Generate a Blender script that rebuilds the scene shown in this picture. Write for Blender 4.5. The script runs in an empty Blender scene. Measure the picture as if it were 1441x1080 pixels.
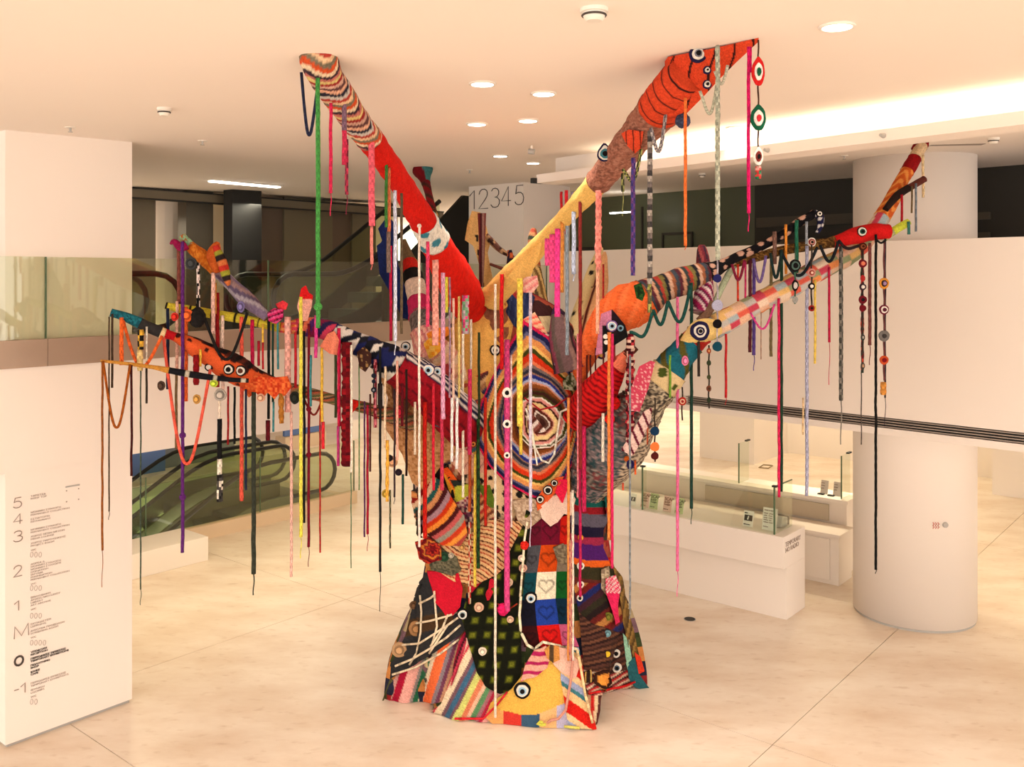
import bpy, bmesh, math, random
from mathutils import Vector, Matrix
from mathutils.bvhtree import BVHTree
PI = math.pi
rnd = random.Random(7)
SC = bpy.context.scene
COL = SC.collection
# ---------------------------------------------------------------- camera
F, HZ, CX, HC = 1300.0, 390.0, 720.5, 4.2          # focal length and horizon of the photograph (1441 x 1080), eye height
cd = bpy.data.cameras.new('camera'); cam = bpy.data.objects.new('camera', cd); COL.objects.link(cam)
cam.location = (0, 0, HC); cam.rotation_euler = (PI/2, 0, 0)
cd.sensor_width = 36; cd.lens = 36*F/1441; cd.shift_y = -(540-HZ)/1441; cd.clip_end = 200
SC.camera = cam
# ---------------------------------------------------------------- world, lights, exposure
SC.view_settings.view_transform = 'Standard'; SC.view_settings.look = 'None'
SC.view_settings.gamma = 1; SC.view_settings.use_curve_mapping = False
SC.view_settings.exposure = 0.68
SC.cycles.use_denoising = True
SC.cycles.max_bounces = 8; SC.cycles.transparent_max_bounces = 24
w = bpy.data.worlds.new('world'); SC.world = w; w.use_nodes = True
bg = w.node_tree.nodes['Background']; bg.inputs[0].default_value = (1, .92, .84, 1); bg.inputs[1].default_value = 2.25
WARM = (1, .90, .80)
def P(px, py, Y): return Vector(((px-CX)/F*Y, Y, HC-(py-HZ)/F*Y))
def G(px, py, z=0):
    Y = (HC-z)*F/(py-HZ); return Vector(((px-CX)/F*Y, Y, z))
N2 = (.639, .769); N1 = (-.769, .639)                # the two directions of the hall's floor grid
def AB(a, b, z=0): return Vector((a*N2[0]+b*N1[0], a*N2[1]+b*N1[1], z))
ROT = math.atan2(N2[1], N2[0])
def light(name, kind, loc, power, color=WARM, size=.3, size_y=None, rot=(0,0,0), spot=None, blend=.6, radius=.05):
    l = bpy.data.lights.new(name, kind); l.energy = power; l.color = color
    if kind == 'AREA':
        l.size = size
        if size_y: l.shape = 'RECTANGLE'; l.size_y = size_y
        else: l.shape = 'DISK'
    else: l.shadow_soft_size = radius
    if kind == 'SPOT': l.spot_size = spot or 2.0; l.spot_blend = blend
    o = bpy.data.objects.new(name, l); o.location = loc; o.rotation_euler = rot; COL.objects.link(o); return o
CEIL = 5.55
# assumed lamps added out of view above and behind the viewer (the visible ones are built with their fittings below)
for (x, y) in ((-3.2, 3.4), (0, 3.0), (3.0, 2.4), (-2.2, -.5), (1.4, -.8), (4.2, -1.2), (3.3, 4.4)):
    light('unseen_hall_lamp', 'SPOT', (x, y, CEIL-.06), 195, WARM, spot=2.5, blend=.8, radius=.12)
# lamps under the left gallery and under the bridge
YEL = (1, .86, .60)
for a in (5.6, 8.2, 10.8): light('gallery_lamp', 'SPOT', AB(a, 10.6, 2.40), 68, YEL, spot=2.6, blend=.7, radius=.15)
for a in (13.6, 16.5, 20.0, 24.0):
    for b in (1.5, 5.2, 8.8): light('bridge_lamp', 'SPOT', AB(a, b, 2.30 if a < 15 else 2.9), 75, YEL, spot=2.7, blend=.7, radius=.15)
for a, b in ((14.5, 15), (18.5, 15), (23.0, 12), (25.0, 15), (22.0, 18)): light('far_hall_lamp', 'SPOT', AB(a, b, 2.9), 120, YEL, spot=2.7, blend=.7, radius=.15)
# the dim upper gallery and the lit bay behind it
light('upper_gallery_lamp', 'AREA', AB(8.5, 12.5, 5.4), 14, (1, .92, .72), size=.2, size_y=1.5)
light('bay_lamp', 'AREA', AB(7.6, 14.9, 5.2), 60, (1, .84, .6), size=.3)
light('bay_lamp', 'AREA', AB(12.6, 15.0, 5.3), 4, (1, .9, .68), size=.3)
light('bridge_upper_lamp', 'AREA', AB(15.0, 7.4, 5.4), 2.5, (.9, 1, .75), size=.2, size_y=1.0)
# ---------------------------------------------------------------- materials
MATS = {}
def nt(m): return m.node_tree.nodes, m.node_tree.links
def mat(name, col, rough=.6, metal=0, noise=0, nscale=8, bump=0, bscale=60, spec=.4, emit=None, estr=1):
    if name in MATS: return MATS[name]
    m = bpy.data.materials.new(name); m.use_nodes = True; N, L = nt(m); p = N['Principled BSDF']
    p.inputs['Base Color'].default_value = (*col, 1); p.inputs['Roughness'].default_value = rough
    p.inputs['Metallic'].default_value = metal; p.inputs['Specular IOR Level'].default_value = spec
    tc = N.new('ShaderNodeTexCoord')
    if noise:
        n = N.new('ShaderNodeTexNoise'); n.inputs['Scale'].default_value = nscale; n.inputs['Detail'].default_value = 5
        L.new(tc.outputs['Object'], n.inputs['Vector'])
        mx = N.new('ShaderNodeMix'); mx.data_type = 'RGBA'
        mx.inputs[6].default_value = (*[c*(1-noise) for c in col], 1); mx.inputs[7].default_value = (*[min(1, c*(1+noise*.5)) for c in col], 1)
        L.new(n.outputs['Fac'], mx.inputs[0]); L.new(mx.outputs[2], p.inputs['Base Color'])
    if bump:
        n2 = N.new('ShaderNodeTexNoise'); n2.inputs['Scale'].default_value = bscale; L.new(tc.outputs['Object'], n2.inputs['Vector'])
        b = N.new('ShaderNodeBump'); b.inputs['Strength'].default_value = bump; b.inputs['Distance'].default_value = .01
        L.new(n2.outputs['Fac'], b.inputs['Height']); L.new(b.outputs['Normal'], p.inputs['Normal'])
    if emit: p.inputs['Emission Color'].default_value = (*emit, 1); p.inputs['Emission Strength'].default_value = estr
    MATS[name] = m; return m
def glass_mat(name, tint, gloss=.9):
    m = bpy.data.materials.new(name); m.use_nodes = True; N, L = nt(m); N.clear()
    o = N.new('ShaderNodeOutputMaterial'); mx = N.new('ShaderNodeMixShader'); t = N.new('ShaderNodeBsdfTransparent'); g = N.new('ShaderNodeBsdfGlossy')
    fr = N.new('ShaderNodeFresnel'); fr.inputs[0].default_value = 1.5; ge = N.new('ShaderNodeNewGeometry'); iv = N.new('ShaderNodeMapRange'); iv.inputs[3].default_value = 1.5; iv.inputs[4].default_value = 1/1.5; L.new(ge.outputs['Backfacing'], iv.inputs[0]); L.new(iv.outputs[0], fr.inputs[0]); g.inputs['Roughness'].default_value = .01
    t.inputs[0].default_value = (*tint, 1); g.inputs[0].default_value = (gloss, gloss, gloss, 1)
    L.new(fr.outputs[0], mx.inputs[0]); L.new(t.outputs[0], mx.inputs[1]); L.new(g.outputs[0], mx.inputs[2]); L.new(mx.outputs[0], o.inputs[0])
    MATS[name] = m; return m
PAINT = mat('white_paint', (.87, .785, .71), .7, noise=.03, nscale=1.2, bump=.05, bscale=90)
CEILM = mat('ceiling_paint', (.89, .80, .72), .8, noise=.02, nscale=.8)
FURN = mat('white_lacquer', (.87, .785, .71), .45, noise=.02, nscale=2)
STEEL = mat('brushed_bronze', (.44, .33, .25), .45, .55, noise=.15, nscale=3)
DARKW = mat('dark_panel', (.085, .068, .048), .6, noise=.25, nscale=1.5)
BROWNW = mat('brown_panel', (.20, .16, .11), .65, noise=.2, nscale=1.2)
OLIVE = mat('olive_wall', (.17, .18, .12), .7, noise=.15, nscale=1.5)
BLACK = mat('black_rubber', (.012, .012, .012), .4)
BLACKP = mat('black_panel', (.014, .013, .012), .6)
LETTER = mat('dark_lettering', (.05, .04, .035), .6)
LETTERL = mat('grey_lettering', (.30, .23, .19), .6)
TRUSS = mat('escalator_olive_steel', (.20, .20, .12), .35, .3, noise=.2, nscale=2)
STEPM = mat('escalator_step', (.10, .11, .11), .4, .6)
BLUEW = mat('blue_screen_wall', (.10, .18, .42), .5)
PALEG = mat('pale_green_wall', (.62, .66, .44), .6)
GREY = mat('grey_plastic', (.42, .40, .37), .5)
WPLAST = mat('white_plastic', (.80, .74, .66), .5)
GLASS = glass_mat('green_glass', (.89, .91, .83))
GLASSC = glass_mat('clear_glass', (.94, .97, .92))
GLASSE = glass_mat('escalator_glass', (.70, .78, .58))
GEDGE = mat('glass_edge', (.10, .16, .09), .2)
EMIT = mat('lamp_glow', (1, 1, 1), .5, emit=(1, .95, .86), estr=9)
def floor_mat():
    m = bpy.data.materials.new('cream_marble'); m.use_nodes = True; N, L = nt(m); p = N['Principled BSDF']
    tc = N.new('ShaderNodeTexCoord'); mp = N.new('ShaderNodeMapping'); mp.inputs['Scale'].default_value = (.62, 1.3, 1); mp.inputs['Rotation'].default_value = (0, 0, .5)
    L.new(tc.outputs['Object'], mp.inputs['Vector'])
    n = N.new('ShaderNodeTexNoise'); n.inputs['Scale'].default_value = 1.3; n.inputs['Detail'].default_value = 8; n.inputs['Roughness'].default_value = .62
    L.new(mp.outputs[0], n.inputs['Vector'])
    r = N.new('ShaderNodeValToRGB'); r.color_ramp.elements[0].position = .28; r.color_ramp.elements[0].color = (.70, .55, .41, 1)
    r.color_ramp.elements[1].position = .62; r.color_ramp.elements[1].color = (.86, .76, .64, 1)
    L.new(n.outputs['Fac'], r.inputs[0])
    s = N.new('ShaderNodeTexNoise'); s.inputs['Scale'].default_value = 9; s.inputs['Detail'].default_value = 6; L.new(mp.outputs[0], s.inputs['Vector'])
    r2 = N.new('ShaderNodeValToRGB'); r2.color_ramp.elements[0].position = .25; r2.color_ramp.elements[0].color = (.72, .62, .52, 1); r2.color_ramp.elements[1].position = .42; r2.color_ramp.elements[1].color = (1, 1, 1, 1)
    L.new(s.outputs['Fac'], r2.inputs[0])
    mx = N.new('ShaderNodeMix'); mx.data_type = 'RGBA'; mx.blend_type = 'MULTIPLY'; mx.inputs[0].default_value = .5
    L.new(r.outputs[0], mx.inputs[6]); L.new(r2.outputs[0], mx.inputs[7]); L.new(mx.outputs[2], p.inputs['Base Color'])
    p.inputs['Roughness'].default_value = .38; p.inputs['Specular IOR Level'].default_value = .25
    MATS['floor'] = m; return m
FLOORM = floor_mat(); JOINT = mat('floor_joint', (.30, .22, .16), .8)
# ---------------------------------------------------------------- mesh helpers
class MB:
    def __init__(s): s.v = []; s.f = []; s.c = []; s.vc = []
    def quadstrip(s, *pts):
        i = len(s.v); s.v += [tuple(p) for p in pts]; s.f.append(tuple(range(i, i+len(pts)))); return s
    def prism(s, pts, dvec):
        """a polygon pushed along dvec"""
        i = len(s.v); n = len(pts); d = Vector(dvec)
        s.v += [tuple(p) for p in pts]+[tuple(Vector(p)+d) for p in pts]
        s.f.append(tuple(range(i, i+n))); s.f.append(tuple(range(i+2*n-1, i+n-1, -1)))
        for k in range(n): s.f.append((i+k, i+(k+1) % n, i+n+(k+1) % n, i+n+k))
        return s
    def ab(s, a0, a1, b0, b1, z0, z1):
        return s.prism([AB(a0, b0, z0), AB(a1, b0, z0), AB(a1, b1, z0), AB(a0, b1, z0)], (0, 0, z1-z0))
    def box(s, x0, x1, y0, y1, z0, z1):
        return s.prism([(x0, y0, z0), (x1, y0, z0), (x1, y1, z0), (x0, y1, z0)], (0, 0, z1-z0))
    def tube(s, pts, r, n=8, cap=True, close=False, cfn=None):
        pts = [Vector(p) for p in pts]; m = len(pts); base = len(s.v); prev = None
        for k, p in enumerate(pts):
            a = pts[(k-1) % m] if (k or close) else pts[0]; b = pts[(k+1) % m] if (k < m-1 or close) else pts[-1]
            t = (b-a); t = t.normalized() if t.length > 1e-9 else Vector((0, 0, 1))
            if prev is None:
                u = t.cross(Vector((0, 0, 1)) if abs(t.z) < .9 else Vector((1, 0, 0))).normalized()
            else:
                u = prev-t*prev.dot(t); u = u.normalized() if u.length > 1e-6 else t.orthogonal().normalized()
            prev = u; v = t.cross(u); rr = r[k] if hasattr(r, '__len__') else r
            for j in range(n):
                an = 2*PI*j/n; s.v.append(tuple(p+u*math.cos(an)*rr+v*math.sin(an)*rr))
        for k in range(m if close else m-1):
            for j in range(n):
                k2 = (k+1) % m
                s.f.append((base+k*n+j, base+k*n+(j+1) % n, base+k2*n+(j+1) % n, base+k2*n+j))
                if cfn: s.c.append(cfn(k/(m-1), j/n))
        if cap and not close:
            s.f.append(tuple(base+j for j in range(n-1, -1, -1))); s.f.append(tuple(base+(m-1)*n+j for j in range(n)))
            if cfn: s.c += [cfn(0, 0), cfn(1, 0)]
        return s
    def disc(s, c, r, z, h, n=24):
        return s.prism([(c[0]+r*math.cos(2*PI*k/n), c[1]+r*math.sin(2*PI*k/n), z) for k in range(n)], (0, 0, h))
    def mesh(s, name, m, smooth=False, flip=True):
        me = bpy.data.meshes.new(name); me.from_pydata(s.v, [], s.f); me.materials.append(m)
        if flip:
            bm = bmesh.new(); bm.from_mesh(me); bmesh.ops.recalc_face_normals(bm, faces=bm.faces); bm.to_mesh(me); bm.free()
        if s.c:
            at = me.color_attributes.new('Col', 'FLOAT_COLOR', 'CORNER')
            buf = []
            for pl in me.polygons:
                c = s.c[pl.index]; buf += [c[0], c[1], c[2], 1.0]*pl.loop_total
            at.data.foreach_set('color', buf)
        if s.vc:
            at = me.color_attributes.new('Col', 'FLOAT_COLOR', 'POINT')
            at.data.foreach_set('color', [q for c in s.vc for q in (c[0], c[1], c[2], 1.0)])
        if smooth: me.polygons.foreach_set('use_smooth', [True]*len(me.polygons))
        me.update(); return me
    def obj(s, name, m, parent=None, smooth=False, bevel=0, flip=True):
        o = bpy.data.objects.new(name, s.mesh(name, m, smooth, flip)); COL.objects.link(o)
        if parent: o.parent = parent
        if bevel:
            b = o.modifiers.new('bevel', 'BEVEL'); b.width = bevel; b.segments = 2; b.limit_method = 'ANGLE'
        return o
def tag(o, label=None, cat=None, group=None, kind=None):
    if label: o['label'] = label
    if cat: o['category'] = cat
    if group: o['group'] = group
    if kind: o['kind'] = kind
    return o
def empty(name, loc=(0, 0, 0), **k):
    o = bpy.data.objects.new(name, None); o.location = loc; COL.objects.link(o); return tag(o, **k)
def put(o, parent):
    """parent a world-space mesh to an empty standing at its own base"""
    o.parent = parent; o.matrix_parent_inverse = Matrix.Translation(-Vector(parent.location)); return o
def text(body, size, origin, right, up, m, name='lettering', parent=None, thin=0, align='LEFT', depth=.002, space=1.0, xs=1.0):
    cu = bpy.data.curves.new(name, 'FONT'); cu.body = body; cu.size = size; cu.extrude = depth; cu.offset = thin; cu.align_x = align
    cu.space_character = space; cu.resolution_u = 3
    o = bpy.data.objects.new('tmp', cu); COL.objects.link(o)
    me = bpy.data.meshes.new_from_object(o.evaluated_get(bpy.context.evaluated_depsgraph_get()))
    bpy.data.objects.remove(o)
    right = Vector(right).normalized(); up = Vector(up).normalized(); nrm = right.cross(up)
    M = Matrix((right*xs, up, nrm)).transposed().to_4x4(); M.translation = Vector(origin)
    me.transform(M); me.materials.clear(); me.materials.append(m)
    o = bpy.data.objects.new(name, me); COL.objects.link(o)
    if parent: put(o, parent)
    return o
# ---------------------------------------------------------------- floor: big marble slabs, a pit for the escalators
fl = empty('floor', (0, 0, 0), label='pale cream marble floor of large slabs with thin dark joints', kind='structure')
HOLE = (3.0, 11.38, 13.3, 17.6)
def minus(r, h):
    a0, a1, b0, b1 = r; c0, c1, d0, d1 = h
    if c0 >= a1 or c1 <= a0 or d0 >= b1 or d1 <= b0: return [r]
    out = []
    if a0 < c0: out.append((a0, c0, b0, b1))
    if a1 > c1: out.append((c1, a1, b0, b1))
    m0, m1 = max(a0, c0), min(a1, c1)
    if b0 < d0: out.append((m0, m1, b0, d0))
    if b1 > d1: out.append((m0, m1, d1, b1))
    return out
AS = [-8, -3.9, 0, 4.02, 7.87, 11.96, 15.9, 19.8, 23.7, 27.6, 33]; BS = [-14, -8.2, -2.35, 3.50, 9.35, 15.2, 21, 26]
sb = MB()
for i in range(len(AS)-1):
    for j in range(len(BS)-1):
        g = .004
        for r in minus((AS[i], AS[i+1], BS[j], BS[j+1]), HOLE):
            h = lambda v, S: g if v in S else 0
            o = MB().ab(r[0]+h(r[0], AS), r[1]-h(r[1], AS), r[2]+h(r[2], BS), r[3]-h(r[3], BS), -.03, 0).obj('floor_slab', FLOORM, fl)
for r in minus((-8, 33, -14, 26), HOLE): sb.ab(*r, -.25, -.012)
sb.obj('joint_bed', JOINT, fl)
# ---------------------------------------------------------------- ceiling
ce = MB()
for r in ((-8, 33, -14, 26),):
    ce.prism([AB(r[0], r[2], 5.44+.02*r[0]), AB(r[1], r[2], 5.44+.02*r[1]), AB(r[1], r[3], 5.44+.02*r[1]), AB(r[0], r[3], 5.44+.02*r[0])], (0, 0, .3))
tag(ce.obj('ceiling', CEILM), 'flat peach white ceiling over the whole hall', kind='structure')
# ---------------------------------------------------------------- left pier with the floor directory
pier = MB().ab(3.44, 4.62, 8.72, 10.6, 0.03, CEIL).obj('wall_left', PAINT)
tag(pier, 'white pier at the left carrying the floor directory', kind='structure')
tag(MB().ab(3.46, 4.60, 8.74, 10.58, 0, .03).obj('baseboard_left', GREY), 'recessed grey foot of the left pier', kind='structure')
# ---------------------------------------------------------------- left gallery: white fascia, metal band, glass balustrade
gal = MB().ab(-4, 11.8, 8.68, 8.718, 2.455, 3.385)
tag(gal.obj('wall_gallery_fascia', PAINT), 'white fascia of the left gallery under the metal band', kind='structure')
tag(MB().ab(-4, 3.40, 8.72, 20, 2.75, 3.30).ab(3.40, 4.66, 10.64, 20, 2.75, 3.30).ab(4.66, 11.8, 8.72, 20, 2.75, 3.30).obj('gallery_slab', CEILM), 'floor slab of the left upper gallery', kind='structure')
band = empty('trim_1', AB(3.4, 8.68, 3.385), label='brown metal band along the left gallery edge', kind='structure')
bw = [-4, .6, 3.0, 3.78, 6.2, 8.6, 11.3]
for i in range(len(bw)-1):
    put(MB().ab(bw[i]+.002, bw[i+1]-.002, 8.655, 8.718, 3.385, 3.635).obj('band_panel', STEEL), band)
bal = empty('glass_balustrade', AB(3.4, 8.78, 3.635), label='green glass balustrade on the brown metal band of the left gallery', cat='balustrade')
for i in range(len(bw)-1):
    put(MB().ab(bw[i]+.006, bw[i+1]-.006, 8.688, 8.703, 3.636, 4.385).obj('glass_pane', GLASS), bal)
    put(MB().ab(bw[i+1]-.006, bw[i+1]+.006, 8.686, 8.705, 3.636, 4.385).obj('pane_edge', GEDGE), bal)
# ---------------------------------------------------------------- upper gallery back wall
bwl = MB().ab(2, 12.6, 17.3, 17.5, 3.3, CEIL)
tag(bwl.obj('wall_back', BROWNW), 'dim brown back wall of the left upper gallery', kind='structure')
def CZ(a): return 5.44+.02*a
def a_of(px, b):
    k = (px-CX)/F; return b*(.769+.639*k)/(.639-.769*k)
def bay(px0, px1, b, z0, z1, name, m, d=.15, label=None, **k):
    o = MB().ab(a_of(px0, b), a_of(px1, b), b, b+d, z0, z1).obj(name, m); tag(o, label, kind='structure', **k); return o
BB = 13.85
CREAMW = mat('cream_bay_wall', (.62, .54, .38), .7)
for i, (p0, p1, m, b, lb) in enumerate(((180, 219, BROWNW, BB, 'dim grey brown pier at the left of the upper gallery'), (262, 300, DARKW, BB-.25, 'dark brown pier of the upper gallery wall beside the lit bay'),
        (327, 368, BLACKP, BB-.9, 'black square pier standing in the upper left gallery'), (368, 400, mat('umber_panel', (.16, .115, .085), .65), BB+.05, 'umber wall panel of the upper gallery'),
        (400, 468, mat('olive_panel', (.19, .155, .10), .65), BB, 'olive brown wall panel of the upper gallery'), (468, 496, mat('umber_panel', (.1, .1, .1)), BB+.05, 'umber wall panel right of the olive panel'),
        (496, 529, mat('olive_panel', (.1, .1, .1)), BB, 'olive brown wall panel beside the lit far bay'))):
    bay(p0, p1, b, 3.3, CZ(10), 'wall_panel', m, .25, lb)
rc = MB(); bcx = a_of(246, BB+.55)
rc.prism([AB(bcx+.55*math.cos(2*PI*k/28), BB+.7+.55*math.sin(2*PI*k/28), 3.3) for k in range(28)], (0, 0, 2.3))
tag(rc.obj('round_column', PAINT, smooth=False), 'round column lit warmly from its right side in the upper left gallery', kind='structure')
bay(180, 560, 15.9, 3.3, 5.7, 'wall_bay', CREAMW, .1, 'cream wall of the lit bays behind the upper gallery')
st = MB().ab(5.5, 14, BB-.35, BB-.05, 5.42, 5.56).obj('trim_2', BROWNW); tag(st, 'long grey brown air slot under the gallery ceiling', kind='structure')
st2 = MB().ab(5.5, 14, BB-.37, BB-.33, 5.40, 5.425).ab(5.5, 14, BB-.37, BB-.33, 5.555, 5.575).obj('trim_3', BLACKP); tag(st2, 'black reveal lines of the gallery air slot', kind='structure')
# linear lamp in the gallery ceiling
la = empty('lamp_or_reflection_strip', AB(8.0, 11.85, CZ(8)), label='white glowing strip lamp in the left gallery ceiling', cat='lamp')
put(MB().ab(a_of(296, 11.85), a_of(392, 11.85), 11.80, 11.90, CZ(8)-.03, CZ(8)-.005).obj('diffuser', EMIT), la)
put(MB().ab(a_of(296, 11.85)-.03, a_of(392, 11.85)+.03, 11.77, 11.93, CZ(8)-.012, CZ(8)+.03).obj('frame', WPLAST), la)
# ---------------------------------------------------------------- pier with the numerals 12345
pa = 11.05
pr = MB().ab(pa, pa+1.2, 8.95, 10.09, 3.3, CZ(pa)+.02).obj('wall_number_pier', PAINT); tag(pr, 'white pier carrying the large thin numerals 12345', kind='structure')
t0 = AB(pa, 8.95); nr = Vector((-N1[0], -N1[1], 0))
GLY = {'1': [[(0, .72), (.34, 1), (.34, 0)]], '2': [[(.02, .74), (.08, .9), (.22, .99), (.4, 1), (.55, .92), (.6, .78), (.56, .62), (.44, .46), (0, 0), (.64, 0)]],
       '3': [[(.04, .86), (.14, .97), (.3, 1), (.46, .95), (.54, .83), (.53, .68), (.44, .57), (.26, .54), (.46, .5), (.58, .38), (.58, .2), (.48, .05), (.3, 0), (.12, .03), (0, .16)]],
       '4': [[(.46, 0), (.46, 1), (0, .27), (.62, .27)]], '5': [[(.54, 1), (.12, 1), (.05, .56), (.2, .64), (.38, .63), (.52, .53), (.58, .34), (.54, .14), (.4, .01), (.2, 0), (.06, .06), (0, .16)]],
       'M': [[(0, 0), (.04, 1), (.46, .12), (.88, 1), (.92, 0)]], '-': [[(0, .42), (.34, .42)]],
       '0': [[(.28+.28*math.sin(2*PI*k/16), .5+.5*math.cos(2*PI*k/16)) for k in range(17)]]}
def glyph(ch, o, rt, h, r, m, parent, name='numeral'):
    mb = MB()
    for st_ in GLY[ch]: mb.tube([Vector(o)+Vector(rt)*(x*h)+Vector((0, 0, z*h)) for x, z in st_], r, 5)
    g = mb.obj(name, m)
    if parent.type == 'EMPTY': put(g, parent)
    else: g.parent = parent
    return g
for ch, px0, yb, hh in (('1', 661, 295, 26), ('2', 674, 294, 27), ('3', 691, 292.5, 27), ('4', 706, 290.5, 27), ('5', 725, 288.5, 27)):
    k = (px0-CX)/F; b = pa*(.639-.769*k)/(.769+.639*k); o = AB(pa-.004, b); Y = o.y; o.z = HC-(yb-HZ)*Y/F
    glyph(ch, o, nr, hh*Y/F, .0075, LETTER, pr)
# ---------------------------------------------------------------- bridge on the right: white parapet, slot diffuser, soffit
A0 = Vector((5.40, 9.74)); A1 = Vector((2.37, 12.86)); bd = (A1-A0).normalized(); bn = Vector((bd.y, -bd.x))
if bn.y < 0: bn = -bn                                  # away from the viewer
def BR(t, off=0, z=0): p = A0+bd*t+bn*off; return Vector((p.x, p.y, z))
def brbox(mb, t0, t1, o0, o1, z0, z1, zt=None):
    zt = z1 if zt is None else zt
    q = [BR(t0, o0, z0), BR(t1, o0, z0), BR(t1, o1, z0), BR(t0, o1, z0), BR(t0, o0, z1), BR(t1, o0, zt), BR(t1, o1, zt), BR(t0, o1, z1)]
    i = len(mb.v); mb.v += [tuple(p) for p in q]
    mb.f += [tuple(i+x for x in f) for f in ((0, 3, 2, 1), (4, 5, 6, 7), (0, 1, 5, 4), (1, 2, 6, 5), (2, 3, 7, 6), (3, 0, 4, 7))]; return mb
TL, TR = 6.95, -9
par = MB(); brbox(par, TR, TL, 0, .28, 2.555, 4.66, 4.60); brbox(par, TR, TL, 0, .28, 2.35, 2.43); brbox(par, TR, TL, .10, .28, 2.42, 2.56)
tag(par.obj('wall_bridge_parapet', PAINT), 'long white parapet of the bridge at the right', kind='structure')
slot = empty('air_slot', BR(0, .03, 2.43), label='dark slatted air slot running along the foot of the white bridge parapet', cat='air vent')
put(brbox(MB(), TR, 4.3, .07, .09, 2.432, 2.553).obj('slot_back', BLACKP), slot)
for i in range(4): put(brbox(MB(), TR, 4.3, .012, .05, 2.440+i*.030, 2.452+i*.030).obj('slat', mat('slat_grey', (.33, .27, .23), .5)), slot)
tag(brbox(MB(), TR, TL, .28, 3.1, 2.35, 2.60).obj('bridge_slab', CEILM), 'floor slab and soffit of the bridge', kind='structure')
tag(brbox(MB(), TR, TL+.6, 3.1, 14, 2.95, 3.3).obj('ceiling_back_hall', CEILM), 'higher ceiling of the hall behind the bridge', kind='structure')
tag(brbox(MB(), TR, TL+.6, 3.05, 3.12, 2.35, 3.3).obj('trim_4', CEILM), 'edge of the bridge slab at the rear', kind='structure')
# dim rooms behind the bridge
GREENW = mat('dim_green_glazing', (.10, .115, .07), .35); BLK = mat('black_room_wall', (.03, .026, .02), .6); BRW = mat('grey_brown_wall', (.30, .25, .19), .7)
def brt(px, off):
    k = (px-CX)/F; c = A0+bn*off; return (c.x-k*c.y)/(k*bd.y-bd.x)
OW = 3.0
def brwall(px0, px1, m, lb, off=OW, z0=2.6, z1=5.75, name='wall_bridge_room'):
    o = brbox(MB(), brt(px0, off), brt(px1, off), off, off+.1, z0, z1).obj(name, m); tag(o, lb, kind='structure'); return o
brwall(735, 796, BRW, 'grey brown wall beside the numbered pier'); gw = brwall(796, 1062, GREENW, 'dim green glazed wall behind the bridge')
bw2 = brwall(1062, 1640, BLK, 'black room front behind the bridge')
band2 = mat('dim_brown_band', (.075, .062, .045), .6)
for z0, z1, p0, p1 in ((5.02, 5.18, 1064, 1206), (4.72, 4.80, 1064, 1206), (5.00, 5.10, 1366, 1392), (4.75, 4.82, 1366, 1392)):
    o = brbox(MB(), brt(p0, OW-.06), brt(p1, OW-.06), OW-.06, OW, z0, z1).obj('lintel_band', band2); o.parent = bw2
for p0, p1, z0, z1 in ((931, 933, 2.7, 5.0), (972, 974, 2.7, 5.0), (931, 974, 4.96, 5.0), (1010, 1012, 2.7, 5.4), (902, 904, 2.7, 5.5)):
    o = brbox(MB(), brt(p0, OW-.03), brt(p1, OW-.03), OW-.03, OW, z0, z1).obj('frame_line', BLK); o.parent = gw
tv = brbox(MB(), brt(806, OW-.12), brt(846, OW-.12), OW-.12, OW-.05, 4.2, 4.78).obj('wall_screen', BLACKP); tag(tv, 'black flat screen on the green wall above the bridge', 'screen')
sl = brbox(MB(), brt(858, 2.2), brt(889, 2.2), 2.2, 2.26, 5.34, 5.36).obj('lamp_or_reflection_strip', EMIT); tag(sl, 'short white glowing strip imitating a lamp reflection above the bridge', 'lamp')  # emissive strip added to imitate the reflection of a ceiling lamp
# ---------------------------------------------------------------- cove: lip, trough and its hidden strip light
C0 = Vector((3.685, 6.65)); C1 = Vector((.287, 10.83)); cdv = (C1-C0).normalized(); cn = Vector((cdv.y, -cdv.x))
if cn.y < 0: cn = -cn
def CV(t, off=0, z=0): p = C0+cdv*t+cn*off; return Vector((p.x, p.y, z))
def cvbox(mb, t0, t1, o0, o1, z0, z1):
    return mb.prism([CV(t0, o0, z0), CV(t1, o0, z0), CV(t1, o1, z0), CV(t0, o1, z0)], (0, 0, z1-z0))
CL = (C1-C0).length
lip = MB(); cvbox(lip, -7, CL, 0, .04, 5.30, 5.40); cvbox(lip, -7, CL, .04, .34, 5.30, 5.33); cvbox(lip, -7, CL, .30, .34, 5.33, 5.75)
cove = tag(lip.obj('trim_5', PAINT), 'white trough of the lit ceiling cove', kind='structure')
for k in range(8):
    t = -5+k*1.45
    if t+.72 < CL: light('cove_lamp', 'AREA', CV(t, .15, 5.36), 3.0, (1, .88, .66), size=1.45, size_y=.1, rot=(PI, 0, math.atan2(cdv.y, cdv.x)))
tag(cvbox(MB(), CL-.01, CL+.05, -.05, .10, 5.30, 5.36).obj('cove_end_bracket', BLACKP), 'small dark bracket at the end of the ceiling cove', 'bracket')
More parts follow.
